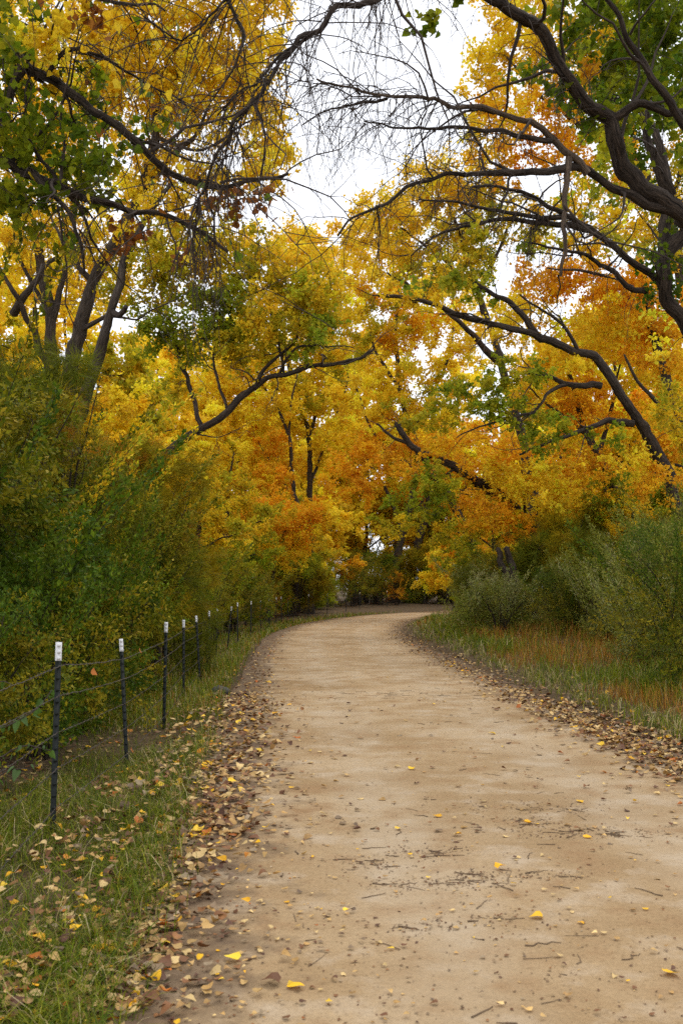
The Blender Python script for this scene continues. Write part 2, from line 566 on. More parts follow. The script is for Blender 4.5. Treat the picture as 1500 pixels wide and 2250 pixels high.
def build_ground():
    tx = np.linspace(-1, 1, 150)
    xs = 1.0 + np.sinh(tx * 4.6) / np.sinh(4.6) * 420
    ty = np.linspace(0, 1, 190)
    ys = -22 + np.sinh(ty * 3.6) / np.sinh(3.6) * 700
    v, q = grid_mesh(xs, ys, lambda x, y: ground_z(x, y))
    mb = MB(); mb.add(v, quad=q)
    o = mb.build('ground', mat_ground(), smooth=True)
    tag(o, 'dark woodland soil with fallen leaves beneath the trees', kind='structure')
    # the road
    s = np.concatenate([np.arange(0, 20, .5), np.arange(20, 45, .1), np.arange(45, CS[-1] - .5, .35)])
    px, py = np.interp(s, CS, CL[:, 0]), np.interp(s, CS, CL[:, 1])
    nx, ny = np.interp(s, CS, CN[:, 0]), np.interp(s, CS, CN[:, 1])
    rr = np.random.default_rng(5)
    wl = HALF + .3 + .07 * noise2(s, s * 0, 1.9, 11) + .1 * noise2(s, s * 0, .5, 12)
    wr = HALF + .3 + .07 * noise2(s, s * 0, 1.7, 13) + .1 * noise2(s, s * 0, .45, 14)
    t = np.linspace(-1, 1, 56)
    D = np.where(t[None] < 0, t[None] * wl[:, None], t[None] * wr[:, None])
    X, Y = px[:, None] + nx[:, None] * D, py[:, None] + ny[:, None] * D
    Z = road_z(X, Y, D)
    Z = np.where(np.abs(t)[None] > .995, -.01, Z)
    Z = np.maximum(Z, 0) + np.maximum(ground_z(X, Y, D.ravel()).reshape(X.shape), 0) * sm((np.abs(D) - HALF + .05) / .2)
    nxn = len(t)
    i = np.arange(len(s) - 1)[:, None] * nxn + np.arange(nxn - 1)[None]
    q = np.stack([i, i + 1, i + nxn + 1, i + nxn], -1).reshape(-1, 4)
    mb = MB(); mb.add(np.stack([X, Y, Z], -1).reshape(-1, 3), quad=q)
    o = mb.build('dirt_road', mat_road(), smooth=True)
    a = o.data.attributes.new('lat', 'FLOAT', 'POINT')
    a.data.foreach_set('value', (np.abs(D) - HALF).astype(np.float32).ravel())
    tag(o, 'pale sandy dirt road curving away between the trees', kind='structure')


build_ground()


# ------------------------------------------------------------------ trees
LAI = 1.36


class Skel:
    def __init__(self, cap=40000):
        self.p = np.zeros((cap, 3)); self.r = np.zeros(cap); self.n = 0

    def add(self, path, rad):
        k = len(path)
        self.p[self.n:self.n + k] = path
        self.r[self.n:self.n + k] = rad
        self.n += k

    def near(self, q, rmin=0.0):
        d = ((self.p[:self.n] - q) ** 2).sum(1)
        d = d + 0.5 * np.maximum(0, self.p[:self.n, 2] - q[2]) ** 2
        return d.argmin()


def ray_blob(b):
    px, py, Y, rx, ry, rd = b[:6]
    return P(px, py, Y), np.array([rx * Y / FPX, rd, ry * Y / FPX])


def grow(sk, twig_mb, leaf_mb, blobs, rng, leaf=0.075, lai=2.4, shape='kite', per=70, tw=0.004, sag=0.1, lift=0.12, axis_w=0.0, nup=0.0, cl=0.42, shoots=(2, 4), near=False):
    """Fill the crown's masses: a twig to every leaf cluster, the leaves around its end."""
    per_k = 1.0 if near else 1.3
    pts, pal, rad = [], [], []
    la = 0.5 * leaf * leaf * (.95 if shape in ('kite', 'heart') else .3 if shape == 'lance' else .5)
    for c, r, key, f in blobs:
        nl = lai * f * PI * r[0] * r[2] / la
        nc = max(3, int(nl / (per * per_k)))
        u = unit(rng.normal(0, 1, (nc, 3))) * (rng.uniform(0.05, 1, (nc, 1)) ** 0.45)
        pts.append(c + u * r)
        pal += [key] * nc
        rad += [min(cl * .76, 0.45 * min(r) + .07)] * nc
    pts = np.concatenate(pts)
    rad = np.array(rad)
    d0 = np.array([((sk.p[:sk.n:4] - q) ** 2).sum(1).min() for q in pts])
    order = d0.argsort()
    lp, lc, la_ = [], [], []
    for i in order:
        q = pts[i]
        k = sk.near(q)
        a, ra = sk.p[k].copy(), sk.r[k]
        L = np.linalg.norm(q - a)
        if L < 0.05:
            continue
        n = max(4, min(9 if near else 6, int(L / 0.3)))
        t = np.linspace(0, 1, n)[:, None]
        mid = (a + q) / 2 + np.array([0, 0, lift * L]) + rng.normal(0, .1 * L, 3)
        path = (1 - t) ** 2 * a + 2 * t * (1 - t) * mid + t ** 2 * q
        path[1:-1] += rng.normal(0, .018 + .012 * L, (n - 2, 3))
        r0 = min(ra * .75, tw + (.0045 if near else .009) * L)
        rr = np.linspace(r0, tw * .5, n)
        tube(twig_mb, path, rr, 4 if r0 > .012 else 3)
        sk.add(path[1:], rr[1:])
        R = rad[i]
        dirn = unit(path[-1] - path[-2])
        m = max(6, int(per * per_k * rng.uniform(.5, 1.5)))
        # short side shoots carrying the leaves
        ns = rng.integers(*shoots)
        sd = unit(rng.normal(0, 1, (ns, 3)) + dirn * .8 + np.array([0, 0, -sag]))
        st = path[rng.integers(max(1, n // 2), n, ns)]
        sl = R * rng.uniform(.6, 1.4, ns)
        for j in range(ns):
            e = st[j] + sd[j] * sl[j]
            tube(twig_mb, np.array([st[j], (st[j] + e) / 2 + rng.normal(0, .03, 3), e]) if near else np.array([st[j], e]), [tw * .6, tw * .45, tw * .3] if near else [tw * .6, tw * .3], 3)
        w = rng.integers(0, ns, m)
        tt = rng.uniform(.05, 1.08, (m, 1))
        pos = st[w] + sd[w] * sl[w][:, None] * tt + rng.normal(0, .20 * R, (m, 3)) * np.array([1, 1, .8])
        lp.append(pos)
        la_.append(sd[w])
        base = pick(pal[i], 1, rng, .2)
        lc.append(.6 * base + .4 * pick(pal[i], m, rng, .2))
    pos, colr, ax = np.concatenate(lp), np.concatenate(lc), np.concatenate(la_)
    size = leaf * rng.uniform(.65, 1.2, len(pos))
    if shape in ('kite', 'heart'):
        ax = np.array([0, 0, -1.0])
        axis_w = axis_w or .5
    add_leaves(leaf_mb, pos, size, np.clip(colr, 0, .92), rng, shape, ax, axis_w, nup)
    return len(pos)


def hang(twig_mb, roots, rng, lo=.4, hi=1.3, r=.006, spurs=5):
    """Bare drooping shoots with short spurs."""
    for a, d in roots:
        L = rng.uniform(lo, hi)
        n = 9
        p = [np.array(a)]
        v = unit(np.array(d) + rng.normal(0, .35, 3))
        for k in range(n - 1):
            v = unit(v + np.array([0, 0, -.22]) + rng.normal(0, .16, 3))
            p.append(p[-1] + v * L / n)
        p = np.array(p)
        rr = np.linspace(r, r * .3, n)
        tube(twig_mb, p, rr, 4)
        for s in range(spurs):
            k = rng.integers(1, n)
            e = unit(rng.normal(0, 1, 3) + v * .9) * rng.uniform(.04, .28) * min(1, L)
            mid = p[k] + e * .5 + rng.normal(0, .02, 3)
            tube(twig_mb, np.array([p[k], mid, p[k] + e + np.array([0, 0, -.03])]), [r * .5, r * .4, r * .22], 3)


def limb_path(pts, r0, r1, rng, step=.2, wig=.025):
    pts = np.asarray(pts, float)
    if len(pts) > 2:                                 # uneven, slightly kinked course
        q = smooth_path(pts, .55)
        q[1:-1] += rng.normal(0, 1, (len(q) - 2, 3)) * min(.022, .008 + r0 * .12)
        pts = q
    p = smooth_path(pts, step, wig * .6, rng)
    ln = np.concatenate([[0], np.cumsum(np.linalg.norm(np.diff(p, axis=0), axis=1))])
    t = ln / ln[-1]
    return p, r0 + (r1 - r0) * t ** .85


def make_tree(name, label, base, trunk, limbs, blobs, seed, leaf=.075, lai=2.4, shape='kite', group=None, cat='tree', per=70,
              bark=None, droop=(), lift=.12, tw=.005, trunk_r=(.25, .12), dead=(), cl=.42, world=True, nsides=10):
    """trunk: points from the ground up; limbs: (points, r0, r1)."""
    rng = np.random.default_rng(seed)
    bark = bark or M_BARK
    base = np.asarray(base, float)
    root = thing(name, label, cat, base, group)
    sk = Skel()
    mb = MB()
    fine = bark is M_BARKN
    p, r = limb_path(trunk, trunk_r[0], trunk_r[1], rng, .1 if fine else .2)
    hgt = p[:, 2] - base[2]
    r = r * (1 + .55 * np.exp(-np.maximum(hgt, 0) / .35))
    tube(mb, p, r, 18 if fine else nsides + 2, rng, .02, .12)
    sk.add(p, r)
    mb.build('trunk', bark, root, base, True)
    for i, (pts, r0, r1) in enumerate(limbs):
        mb = MB()
        p, r = limb_path(pts, r0, r1, rng, .09 if fine else .2)
        tube(mb, p, r, (16 if fine and r0 > .06 else nsides) if r0 > .05 else 6, rng, .03, .12 if r0 > .05 else 0)
        sk.add(p, r)
        mb.build('limb', M_DEAD if i in dead else bark, root, base, True)
    tw_mb, lf_mb = MB(), MB()
    if fine:                                         # crooked side branches off the boughs
        for pts, r0, r1 in limbs + [(trunk[len(trunk) // 2:], trunk_r[0] * .6, trunk_r[1])]:
            if r0 < .018:
                continue
            q, qr = limb_path(pts, r0, r1, rng)
            ql = np.linalg.norm(np.diff(q, axis=0), axis=1).sum()
            for _ in range(int(2 + ql * 1.5)):
                k = rng.integers(len(q) // 5, len(q))
                tg = unit(q[min(k + 1, len(q) - 1)] - q[max(k - 1, 0)])
                dv = unit(tg * .8 + rng.normal(0, .7, 3))
                L = rng.uniform(.5, 1.9)
                n = 8
                pp = [q[k]]
                for _j in range(n):
                    dv = unit(dv + rng.normal(0, .24, 3) + np.array([0, 0, rng.choice([.06, -.1])]))
                    pp.append(pp[-1] + dv * L / n)
                pp = np.array(pp)
                rr = np.linspace(min(.55 * qr[k], .008 + .009 * L), .0025, n + 1)
                tube(tw_mb, pp, rr, 5)
                sk.add(pp[1:], rr[1:])
                for _j in range(4):
                    a = pp[rng.integers(2, n + 1)]
                    e = a + unit(rng.normal(0, 1, 3) + dv) * rng.uniform(.15, .5)
                    tube(tw_mb, np.array([a, (a + e) / 2 + rng.normal(0, .03, 3), e]), [.004, .003, .0015], 3)
    if blobs:
        bl = [(ray_blob(b)[0], ray_blob(b)[1], b[6], b[7] if len(b) > 7 else 1.0) for b in blobs] if world else blobs
        grow(sk, tw_mb, lf_mb, bl, rng, leaf, lai * LAI, shape, per, tw, lift=lift, cl=cl, near=shape == 'heart')
    for (pts, n, lo, hi, rr) in droop:
        q = smooth_path(pts, .1)
        tg = unit(np.gradient(q, axis=0))
        ks = rng.integers(2, len(q), n)
        hang(tw_mb, [(q[k] + rng.normal(0, .01, 3), tg[k] * .6 + rng.normal(0, .5, 3)) for k in ks], rng, lo, hi, rr)
    if tw_mb.v:
        tw_mb.build('twigs', M_TWIG, root, base, True, 'stuff')
    if lf_mb.v:
        lf_mb.build('crown', M_LEAF, root, base, False, 'stuff')
    return root


def PX(lst):
    return [P(*a) for a in lst]


def ground_pt(x, y):
    return np.array([x, y, float(ground_z([x], [y])[0])])


# --- overhanging tree at the left, its foot just outside the view
lb = ground_pt(-5.6, 9.4)
T_L1 = [lb, lb + (.15, 0, 1.5), lb + (.5, -.2, 3.2), lb + (.9, -.3, 5.0), lb + (1.0, -.2, 7.5), lb + (.8, 0, 10)]
l1a = [T_L1[3], P(-170, 160, 8.6)] + PX([(-60, 60, 8.3), (0, 88, 8.1), (48, 132, 8), (105, 172, 7.9), (152, 195, 7.9), (212, 243, 7.9), (282, 302, 7.9), (362, 362, 8), (440, 398, 8.1), (540, 400, 8.2), (640, 385, 8.3)])
l1b = [T_L1[2] * .4 + T_L1[3] * .6, P(-180, 330, 8.5)] + PX([(-60, 345, 8.2), (0, 360, 8), (62, 372, 7.9), (132, 416, 7.8), (205, 436, 7.8), (292, 466, 7.8), (372, 482, 7.8), (445, 512, 7.8), (500, 548, 7.8)])
l1c = PX([(62, 372, 7.9), (110, 420, 7.7), (150, 470, 7.6), (180, 540, 7.5), (185, 600, 7.5)])
l1d = PX([(48, 132, 8), (36, 190, 7.9), (16, 250, 7.9), (-10, 290, 7.9)])
l1e = PX([(105, 172, 7.9), (150, 110, 8), (240, 130, 8.1), (330, 185, 8.2), (430, 245, 8.2)])
l1f = [T_L1[4]] + PX([(-120, -60, 8.2), (60, -30, 7.6), (180, -10, 7.4), (300, 12, 7.4), (360, 30, 7.4)])
l1g = PX([(132, 416, 7.8), (60, 300, 7.9), (55, 200, 7.9), (80, 120, 7.9)])
near_left = make_tree('cottonwood_tree', 'near cottonwood reaching in from the upper left with dark green leaves', lb, T_L1,
          [(l1a, .085, .012), (l1b, .085, .010), (l1c, .03, .008), (l1d, .04, .02), (l1e, .02, .005), (l1f, .06, .008), (l1g, .018, .006)],
          [(70, 250, 8, 120, 120, .8, 'leafgreen', .75), (150, 350, 8, 120, 90, .7, 'leafgreen', .75), (90, 450, 7.9, 120, 70, .7, 'leafgreen', .9), (200, 240, 8.3, 70, 90, .6, 'leafgreen', .7), (40, 150, 8.2, 60, 60, .5, 'leafgreen', .6), (180, 450, 8, 60, 40, .4, 'leafgreen', .5), (250, 380, 8.1, 60, 50, .4, 'lime', .4), (20, 370, 7.9, 60, 60, .5, 'leafgreen', .7),
           (110, 90, 7.8, 110, 70, .5, 'gold', .8), (30, 40, 7.9, 80, 60, .5, 'leafgreen', .8), (210, 40, 7.5, 120, 40, .4, 'gold', .5), (330, 290, 8.1, 60, 60, .4, 'leafgreen', .35),
           (290, 560, 7.9, 160, 60, .5, 'brown', .012), (250, 20, 7.4, 90, 20, .3, 'brown', .2), (-200, 200, 8.5, 200, 250, 1.2, 'leafgreen', .8), (-100, -250, 8.5, 250, 180, 1.5, 'yellowgreen', .8), (500, 420, 8, 90, 70, .4, 'brown', .012)],
          101, leaf=.062, lai=2.0, shape='heart', per=26, bark=M_BARKN, trunk_r=(.3, .1), tw=.004, cl=.25,
          droop=[(l1a, 46, .4, 1.5, .0065), (l1b, 44, .4, 1.2, .006), (l1e, 24, .3, 1.2, .005), (l1c, 10, .3, .8, .005)])

# --- tall yellow cottonwoods behind the shrubs at the left
b1 = ground_pt(-6.6, 24)
make_tree('cottonwood_tree', 'tall cottonwood with bright yellow crown and curved grey trunk over the left shrubs', b1,
          [b1] + PX([(140, 1050, 24), (150, 880, 24), (172, 730, 24), (205, 620, 24), (255, 525, 24), (308, 425, 24), (338, 310, 24), (345, 200, 24), (322, 60, 24), (305, -100, 24), (320, -300, 24)]),
          [(PX([(308, 425, 24), (380, 340, 24), (425, 300, 23.5), (470, 200, 23)]), .1, .02), (PX([(345, 230, 24), (420, 130, 24), (480, 20, 24.5)]), .06, .02),
           (PX([(172, 730, 24), (240, 690, 23.6), (272, 600, 23.3), (300, 520, 23)]), .06, .02), (PX([(205, 620, 24), (150, 560, 24), (110, 470, 24.5)]), .07, .02),
           (PX([(340, 300, 24), (450, 330, 23), (560, 260, 22.5), (620, 300, 22)]), .05, .012), (PX([(255, 525, 24), (330, 480, 23), (450, 440, 22)]), .05, .012)],
          [(320, 60, 24, 140, 130, 1.5, 'yellow'), (480, 70, 24, 130, 130, 1.5, 'yellow'), (290, 200, 24, 120, 100, 1.4, 'yellow'), (440, 220, 24, 140, 110, 1.5, 'yellow'), (580, 290, 23, 70, 90, 1, 'yellow'),
           (550, 160, 23.5, 70, 100, 1, 'yellow'), (340, 350, 24, 120, 70, 1.3, 'yellow', .8), (490, 370, 23.5, 110, 50, 1.2, 'yellow', .8), (350, -140, 24, 170, 120, 2, 'yellow'), (520, -120, 24, 150, 110, 2, 'yellow'),
           (590, 20, 24, 50, 70, 1, 'yellow', .7), (230, 90, 24.5, 90, 120, 1.4, 'gold'), (420, 460, 23.5, 130, 40, 1.2, 'yellowgreen', .6), (600, 370, 22.5, 50, 40, .8, 'yellow', .8)],
          111, leaf=.09, lai=3.2, trunk_r=(.26, .04), per=60, cl=.5)
b2 = ground_pt(-6.4, 22)
make_tree('cottonwood_tree', 'leaning dark trunk of a cottonwood rising from the left shrubs, cut branch stub', b2,
          [b2] + PX([(150, 1050, 22), (190, 870, 22), (218, 780, 22), (238, 700, 22), (262, 625, 22), (285, 540, 22.4), (330, 470, 22.8), (380, 400, 23)]),
          [(PX([(244, 685, 22), (262, 688, 21.8), (278, 672, 21.6)]), .07, .05), (PX([(240, 695, 22), (300, 700, 21.5), (360, 670, 21), (420, 640, 21)]), .03, .008)],
          [(330, 470, 23, 110, 70, 1.2, 'yellow', .6), (250, 560, 23, 120, 50, 1, 'yellowgreen', .5), (380, 560, 22, 100, 60, 1, 'yellowgreen', .8), (300, 640, 22.5, 70, 50, .9, 'yellowgreen', .6)],
          112, leaf=.085, lai=3.0, trunk_r=(.24, .04), per=50)
b3 = ground_pt(-8.2, 27)
make_tree('cottonwood_tree', 'cottonwood with three crossing trunks and thin yellow leaves at the far left', b3,
          [b3] + PX([(90, 1000, 27), (108, 830, 27), (112, 700, 27), (92, 600, 27), (80, 520, 27.3), (40, 380, 28), (20, 200, 28)]),
          [(PX([(110, 720, 27), (140, 600, 27), (150, 480, 27.5), (190, 380, 28)]), .1, .03), (PX([(105, 800, 27), (60, 700, 26.5), (30, 640, 26), (-20, 560, 26)]), .1, .04),
           (PX([(30, 690, 26.5), (70, 630, 26), (110, 575, 26), (190, 530, 26)]), .11, .03), (PX([(112, 700, 27), (40, 560, 27), (10, 500, 27)]), .07, .03)],
          [(60, 510, 27, 110, 60, 1.5, 'yellow', .8), (150, 480, 27.5, 100, 70, 1.5, 'yellow', .8), (40, 330, 28, 120, 120, 1.8, 'yellow', .8), (180, 620, 28, 120, 60, 1.4, 'gold', .5), (30, 620, 28.5, 80, 80, 1.4, 'gold', .7),
           (150, 250, 28, 110, 120, 1.6, 'yellow', .8), (60, 80, 28, 140, 140, 2, 'yellow', .8), (250, 600, 28, 80, 60, 1.4, 'yellow', .7)],
          113, leaf=.09, lai=3.0, trunk_r=(.3, .05), per=55, cl=.5)

# --- tree leaning across from the left, yellow-green
b4 = ground_pt(-5.0, 22.5)
l3t = [b4] + PX([(290, 1150, 22.3), (330, 1040, 22), (365, 998, 22), (430, 952, 22), (500, 902, 21.8), (560, 852, 21.6), (625, 822, 21.4), (690, 803, 21.2), (760, 798, 21), (820, 770, 21)])
l3b = [(PX([(445, 940, 22), (428, 890, 22.2), (414, 845, 22.4), (400, 805, 22.6), (370, 700, 22.8), (350, 620, 23)]), .06, .02), (PX([(560, 852, 21.6), (600, 790, 21.5), (650, 750, 21.4), (660, 690, 21.4)]), .05, .015),
       (PX([(610, 828, 21.5), (650, 765, 21), (720, 760, 20.8), (780, 765, 20.6)]), .035, .01), (PX([(500, 902, 21.8), (470, 800, 22), (480, 700, 22.2), (500, 600, 22.2)]), .04, .012),
       (PX([(625, 822, 21.4), (610, 740, 21.6), (580, 640, 21.8), (560, 560, 22)]), .035, .01), (PX([(430, 952, 22), (480, 960, 21.6), (530, 940, 21.4)]), .02, .006)]
make_tree('cottonwood_tree', 'cottonwood leaning low toward the road with yellow-green leaves and dark slanting trunk', b4, l3t, l3b,
          [(390, 610, 22.5, 80, 70, 1, 'yellowgreen'), (480, 560, 22.3, 90, 60, 1, 'yellowgreen', .9), (560, 600, 22, 100, 80, 1.1, 'yellowgreen'), (630, 690, 21.5, 95, 90, 1.1, 'yellowgreen'), (440, 720, 22.3, 110, 75, 1.1, 'lime'),
           (550, 750, 21.8, 100, 60, 1, 'yellowgreen'), (690, 640, 21.5, 60, 80, .9, 'yellowgreen', .9), (695, 745, 21.2, 55, 50, .8, 'lime', .9), (350, 720, 22.6, 60, 60, .9, 'lime', .9), (500, 660, 22, 90, 70, 1, 'lime', .8), (650, 560, 22, 80, 60, 1, 'yellow', .8),
           (390, 850, 22.6, 50, 40, .7, 'yellowgreen', .5)],
          114, leaf=.08, lai=3.1, trunk_r=(.165, .025), per=55, bark=M_BARKN)

# --- trees in the middle distance
b5 = ground_pt(-1.95, 62.3)
make_tree('cottonwood_tree', 'slender forked cottonwood in the middle distance left of the road bend', b5,
          [b5] + PX([(680, 1180, 62), (681, 1080, 62), (678, 960, 62), (655, 880, 62), (630, 790, 62), (600, 690, 62), (590, 560, 62)]),
          [(PX([(678, 960, 62), (690, 900, 62), (650, 840, 62), (640, 760, 62), (690, 640, 62)]), .12, .04), (PX([(682, 1060, 62), (720, 960, 62), (760, 850, 62), (760, 740, 62)]), .1, .03)],
          [(570, 540, 62, 110, 55, 2.5, 'yellow', .8), (680, 560, 62, 90, 70, 2.5, 'yellow'), (600, 660, 62, 90, 80, 2.5, 'yellowgreen', .7), (740, 640, 62, 90, 90, 2.5, 'gold'), (700, 850, 62, 90, 90, 2.5, 'yellowgreen'), (750, 760, 62, 90, 80, 2.5, 'gold'),
           (740, 960, 62, 80, 80, 2.2, 'gold'), (560, 850, 62, 90, 80, 2.4, 'gold', .8), (680, 700, 62, 90, 80, 2.4, 'yellowgreen', .7), (620, 950, 62, 70, 70, 2.2, 'gold', .7)],
          121, leaf=.16, lai=2.5, trunk_r=(.25, .06), per=75, cl=.9)
b6 = ground_pt(-2.7, 58)
make_tree('cottonwood_tree', 'thin grey trunk leaning left beside the forked cottonwood, golden leaves', b6,
          [b6] + PX([(655, 1150, 58), (642, 1050, 58), (636, 965, 58), (605, 890, 58), (580, 850, 58), (540, 760, 58)]),
          [(PX([(650, 1100, 58), (610, 1040, 57.5), (560, 960, 57)]), .05, .02), (PX([(636, 965, 58), (640, 880, 58), (660, 800, 58)]), .08, .03)],
          [(560, 900, 58, 80, 70, 2, 'gold', .8), (520, 800, 58, 90, 70, 2, 'gold', .8), (590, 1000, 58, 70, 70, 1.8, 'orange', .8), (640, 880, 58, 60, 60, 1.8, 'gold', .6), (470, 880, 58, 90, 90, 2.2, 'gold', .8), (590, 780, 58, 80, 60, 2, 'yellow', .7)],
          122, leaf=.15, lai=2.6, trunk_r=(.2, .05), per=55, cl=.75)
b7 = ground_pt(-3.5, 49)
make_tree('young_tree', 'low orange-leaved young tree beside the fence where the road bends', b7,
          [b7] + PX([(600, 1260, 49), (610, 1200, 49), (640, 1140, 49)]),
          [(PX([(610, 1200, 49), (580, 1160, 48.6), (560, 1110, 48.4)]), .035, .012), (PX([(606, 1230, 49), (650, 1190, 48.5), (680, 1150, 48)]), .035, .012)],
          [(600, 1130, 49, 75, 50, 1.4, 'orange'), (655, 1150, 48.5, 55, 50, 1.2, 'orange'), (570, 1190, 48.8, 60, 50, 1.3, 'gold'), (640, 1210, 48.5, 55, 45, 1.2, 'gold'), (690, 1130, 48.5, 30, 40, 1, 'orange', .8)],
          123, leaf=.11, lai=2.7, trunk_r=(.1, .04), per=45, cl=.6)
b8 = ground_pt(8.0, 54)
make_tree('cottonwood_tree', 'broad golden cottonwood at the end of the road under the gap of sky', b8,
          [b8] + PX([(1040, 1200, 54), (985, 1090, 53), (920, 990, 52), (880, 860, 52), (870, 720, 52), (880, 560, 52)]),
          [(PX([(890, 980, 52), (930, 900, 52), (980, 800, 52), (1000, 680, 52)]), .14, .04), (PX([(960, 1050, 52.5), (860, 1000, 51), (810, 930, 51), (780, 840, 51)]), .14, .04), (PX([(880, 860, 52), (820, 760, 52), (800, 640, 52)]), .1, .03)],
          [(830, 570, 52, 90, 80, 3, 'gold'), (770, 520, 52, 50, 50, 2, 'yellow', .8), (880, 690, 52, 110, 90, 3, 'orange'), (960, 760, 52, 110, 90, 3, 'gold'), (800, 720, 52, 100, 80, 3, 'yellowgreen'), (810, 880, 51, 100, 80, 3, 'gold'), (920, 880, 51, 110, 80, 3, 'yellowgreen'),
           (870, 480, 52, 80, 60, 2.6, 'yellow', .8), (1000, 640, 52, 90, 80, 3, 'gold'), (850, 980, 50, 80, 60, 2.4, 'orange'), (780, 1040, 50, 80, 70, 2.4, 'orange')],
          124, leaf=.13, lai=2.4, trunk_r=(.26, .06), per=80, cl=.7)
b9 = ground_pt(8.0, 38)
make_tree('cottonwood_tree', 'golden cottonwood whose crown top edges the sky gap at centre', b9,
          [b9] + PX([(1180, 1150, 38), (1150, 980, 38), (1100, 800, 38), (1050, 640, 38), (1010, 520, 38), (980, 430, 38)]),
          [(PX([(1100, 800, 38), (1000, 700, 37), (920, 640, 37), (850, 600, 37)]), .14, .03), (PX([(1050, 640, 38), (960, 560, 37.5), (880, 500, 37)]), .1, .03), (PX([(1050, 640, 38), (1100, 540, 38), (1130, 450, 38)]), .09, .03)],
          [(930, 430, 37.5, 90, 65, 2, 'yellow'), (840, 480, 37, 70, 50, 1.8, 'yellow'), (1010, 400, 37.5, 80, 60, 2, 'yellow'), (960, 520, 37.5, 100, 60, 2, 'yellowgreen', .8), (850, 560, 37, 80, 50, 1.8, 'yellow', .9), (1060, 470, 38, 80, 60, 2, 'yellowgreen', .9),
           (1080, 560, 38, 50, 40, 1.6, 'lime', .5), (920, 620, 37, 100, 50, 1.8, 'yellowgreen', .8)],
          125, leaf=.11, lai=3.0, trunk_r=(.32, .05), per=55, cl=.7)

# --- old dark trunks standing at the end of the road
for lab_, tr_, lm_, sd_ in (
        ('thick leaning old trunk at the centre behind the last posts', [(862, 1292, 86), (872, 1235, 86), (884, 1170, 86), (905, 1090, 86), (915, 1000, 86), (900, 900, 86)], [(884, 1170, 86), (850, 1080, 86), (800, 1000, 86)], 151),
        ('old trunk leaning right beside the thickest one at the road end', [(900, 1292, 88), (906, 1240, 88), (925, 1170, 88), (945, 1080, 88), (955, 1000, 88), (980, 900, 88)], [(925, 1170, 88), (960, 1120, 88), (1010, 1090, 88)], 152),
        ('dark slanting trunk right of the old trunks at the road end', [(915, 1292, 90), (950, 1215, 90), (985, 1180, 90), (1010, 1130, 90), (1030, 1040, 90)], [(950, 1215, 90), (940, 1150, 90), (930, 1080, 90)], 153),
        ('thin upright trunk among the old trunks at the road end', [(968, 1292, 92), (965, 1200, 92), (962, 1100, 92), (940, 1000, 92)], [(965, 1150, 92), (985, 1100, 92), (1000, 1040, 92)], 154)):
    q_ = PX(tr_)
    q_[0] = ground_pt(q_[0][0], q_[0][1])
    cx, cy, cY = tr_[-2]
    make_tree('cottonwood_tree', lab_, q_[0], q_, [(PX(lm_), .2, .08)], [(cx, cy - 40, cY, 70, 70, 2.5, 'gold', .8), (cx - 50, cy + 10, cY, 60, 50, 2, 'yellowgreen', .7), (lm_[-1][0], lm_[-1][1], cY - 2, 50, 30, 1.6, 'orange', .7)], sd_, leaf=.17, lai=2.2, trunk_r=(.42 if sd_ < 153 else .28, .15), per=60, cl=1.0, bark=M_BARKN)

# --- right side: big overhanging tree, its foot outside the view
rb = ground_pt(7.2, 12.6)
T_R1 = [rb, rb + (-.2, -.1, 1.6), rb + (-.8, -.5, 3.3), P(1640, 560, 11.4), P(1500, 474, 11)]
r1a = PX([(1520, 484, 11), (1440, 432, 10.9), (1395, 398, 10.8), (1360, 330, 10.7), (1335, 270, 10.6), (1270, 208, 10.4), (1205, 120, 10.2), (1170, 60, 10), (1120, 18, 9.8), (1060, -8, 9.6), (960, -90, 9), (880, -60, 8.2), (825, 2, 7.6)])
r1b = PX([(1500, 480, 11), (1420, 452, 10.9), (1345, 410, 10.7), (1275, 376, 10.5), (1150, 376, 10.2), (1040, 382, 10), (930, 396, 9.8), (850, 440, 9.6), (790, 475, 9.5), (745, 515, 9.4)])
r1c = PX([(1290, 382, 10.5), (1250, 335, 10.4), (1180, 275, 10.2), (1110, 252, 10), (1000, 234, 9.8), (925, 215, 9.6), (850, 217, 9.4), (770, 195, 9.2), (690, 175, 9)])
r1d = PX([(1250, 345, 10.4), (1242, 420, 10.35), (1236, 500, 10.3), (1230, 600, 10.3)])
r1e = PX([(825, 2, 7.6), (745, 20, 7.4), (690, 70, 7.3), (640, 112, 7.2), (600, 162, 7.1), (545, 242, 7), (500, 302, 7), (462, 370, 7), (438, 440, 7), (425, 510, 7)])
r1f = PX([(690, 70, 7.3), (590, 150, 7.2), (530, 200, 7.2), (480, 260, 7.2)])
r1g = PX([(850, 217, 9.4), (800, 220, 9.3), (740, 235, 9.2), (660, 270, 9.1)])
r1h = PX([(1210, 310, 10.3), (1090, 290, 10), (980, 285, 9.8), (870, 280, 9.6), (800, 270, 9.4)])
r1i = PX([(1520, 300, 10.5), (1440, 180, 10.2), (1380, 80, 10), (1330, -20, 9.8)])
r1j = PX([(880, -60, 8.2), (700, -70, 7.4), (560, -30, 7.2), (505, 0, 7.1), (445, 45, 7.1), (395, 95, 7.1), (320, 42, 7.1)])
r1k = PX([(500, 0, 7.1), (530, 60, 7.1), (520, 140, 7), (470, 220, 7)])
r1l = PX([(1480, 300, 10.9), (1530, 200, 11), (1500, 260, 11)])
r1m = PX([(1330, 270, 10.6), (1400, 230, 10.5), (1470, 245, 10.5), (1520, 250, 10.5)])
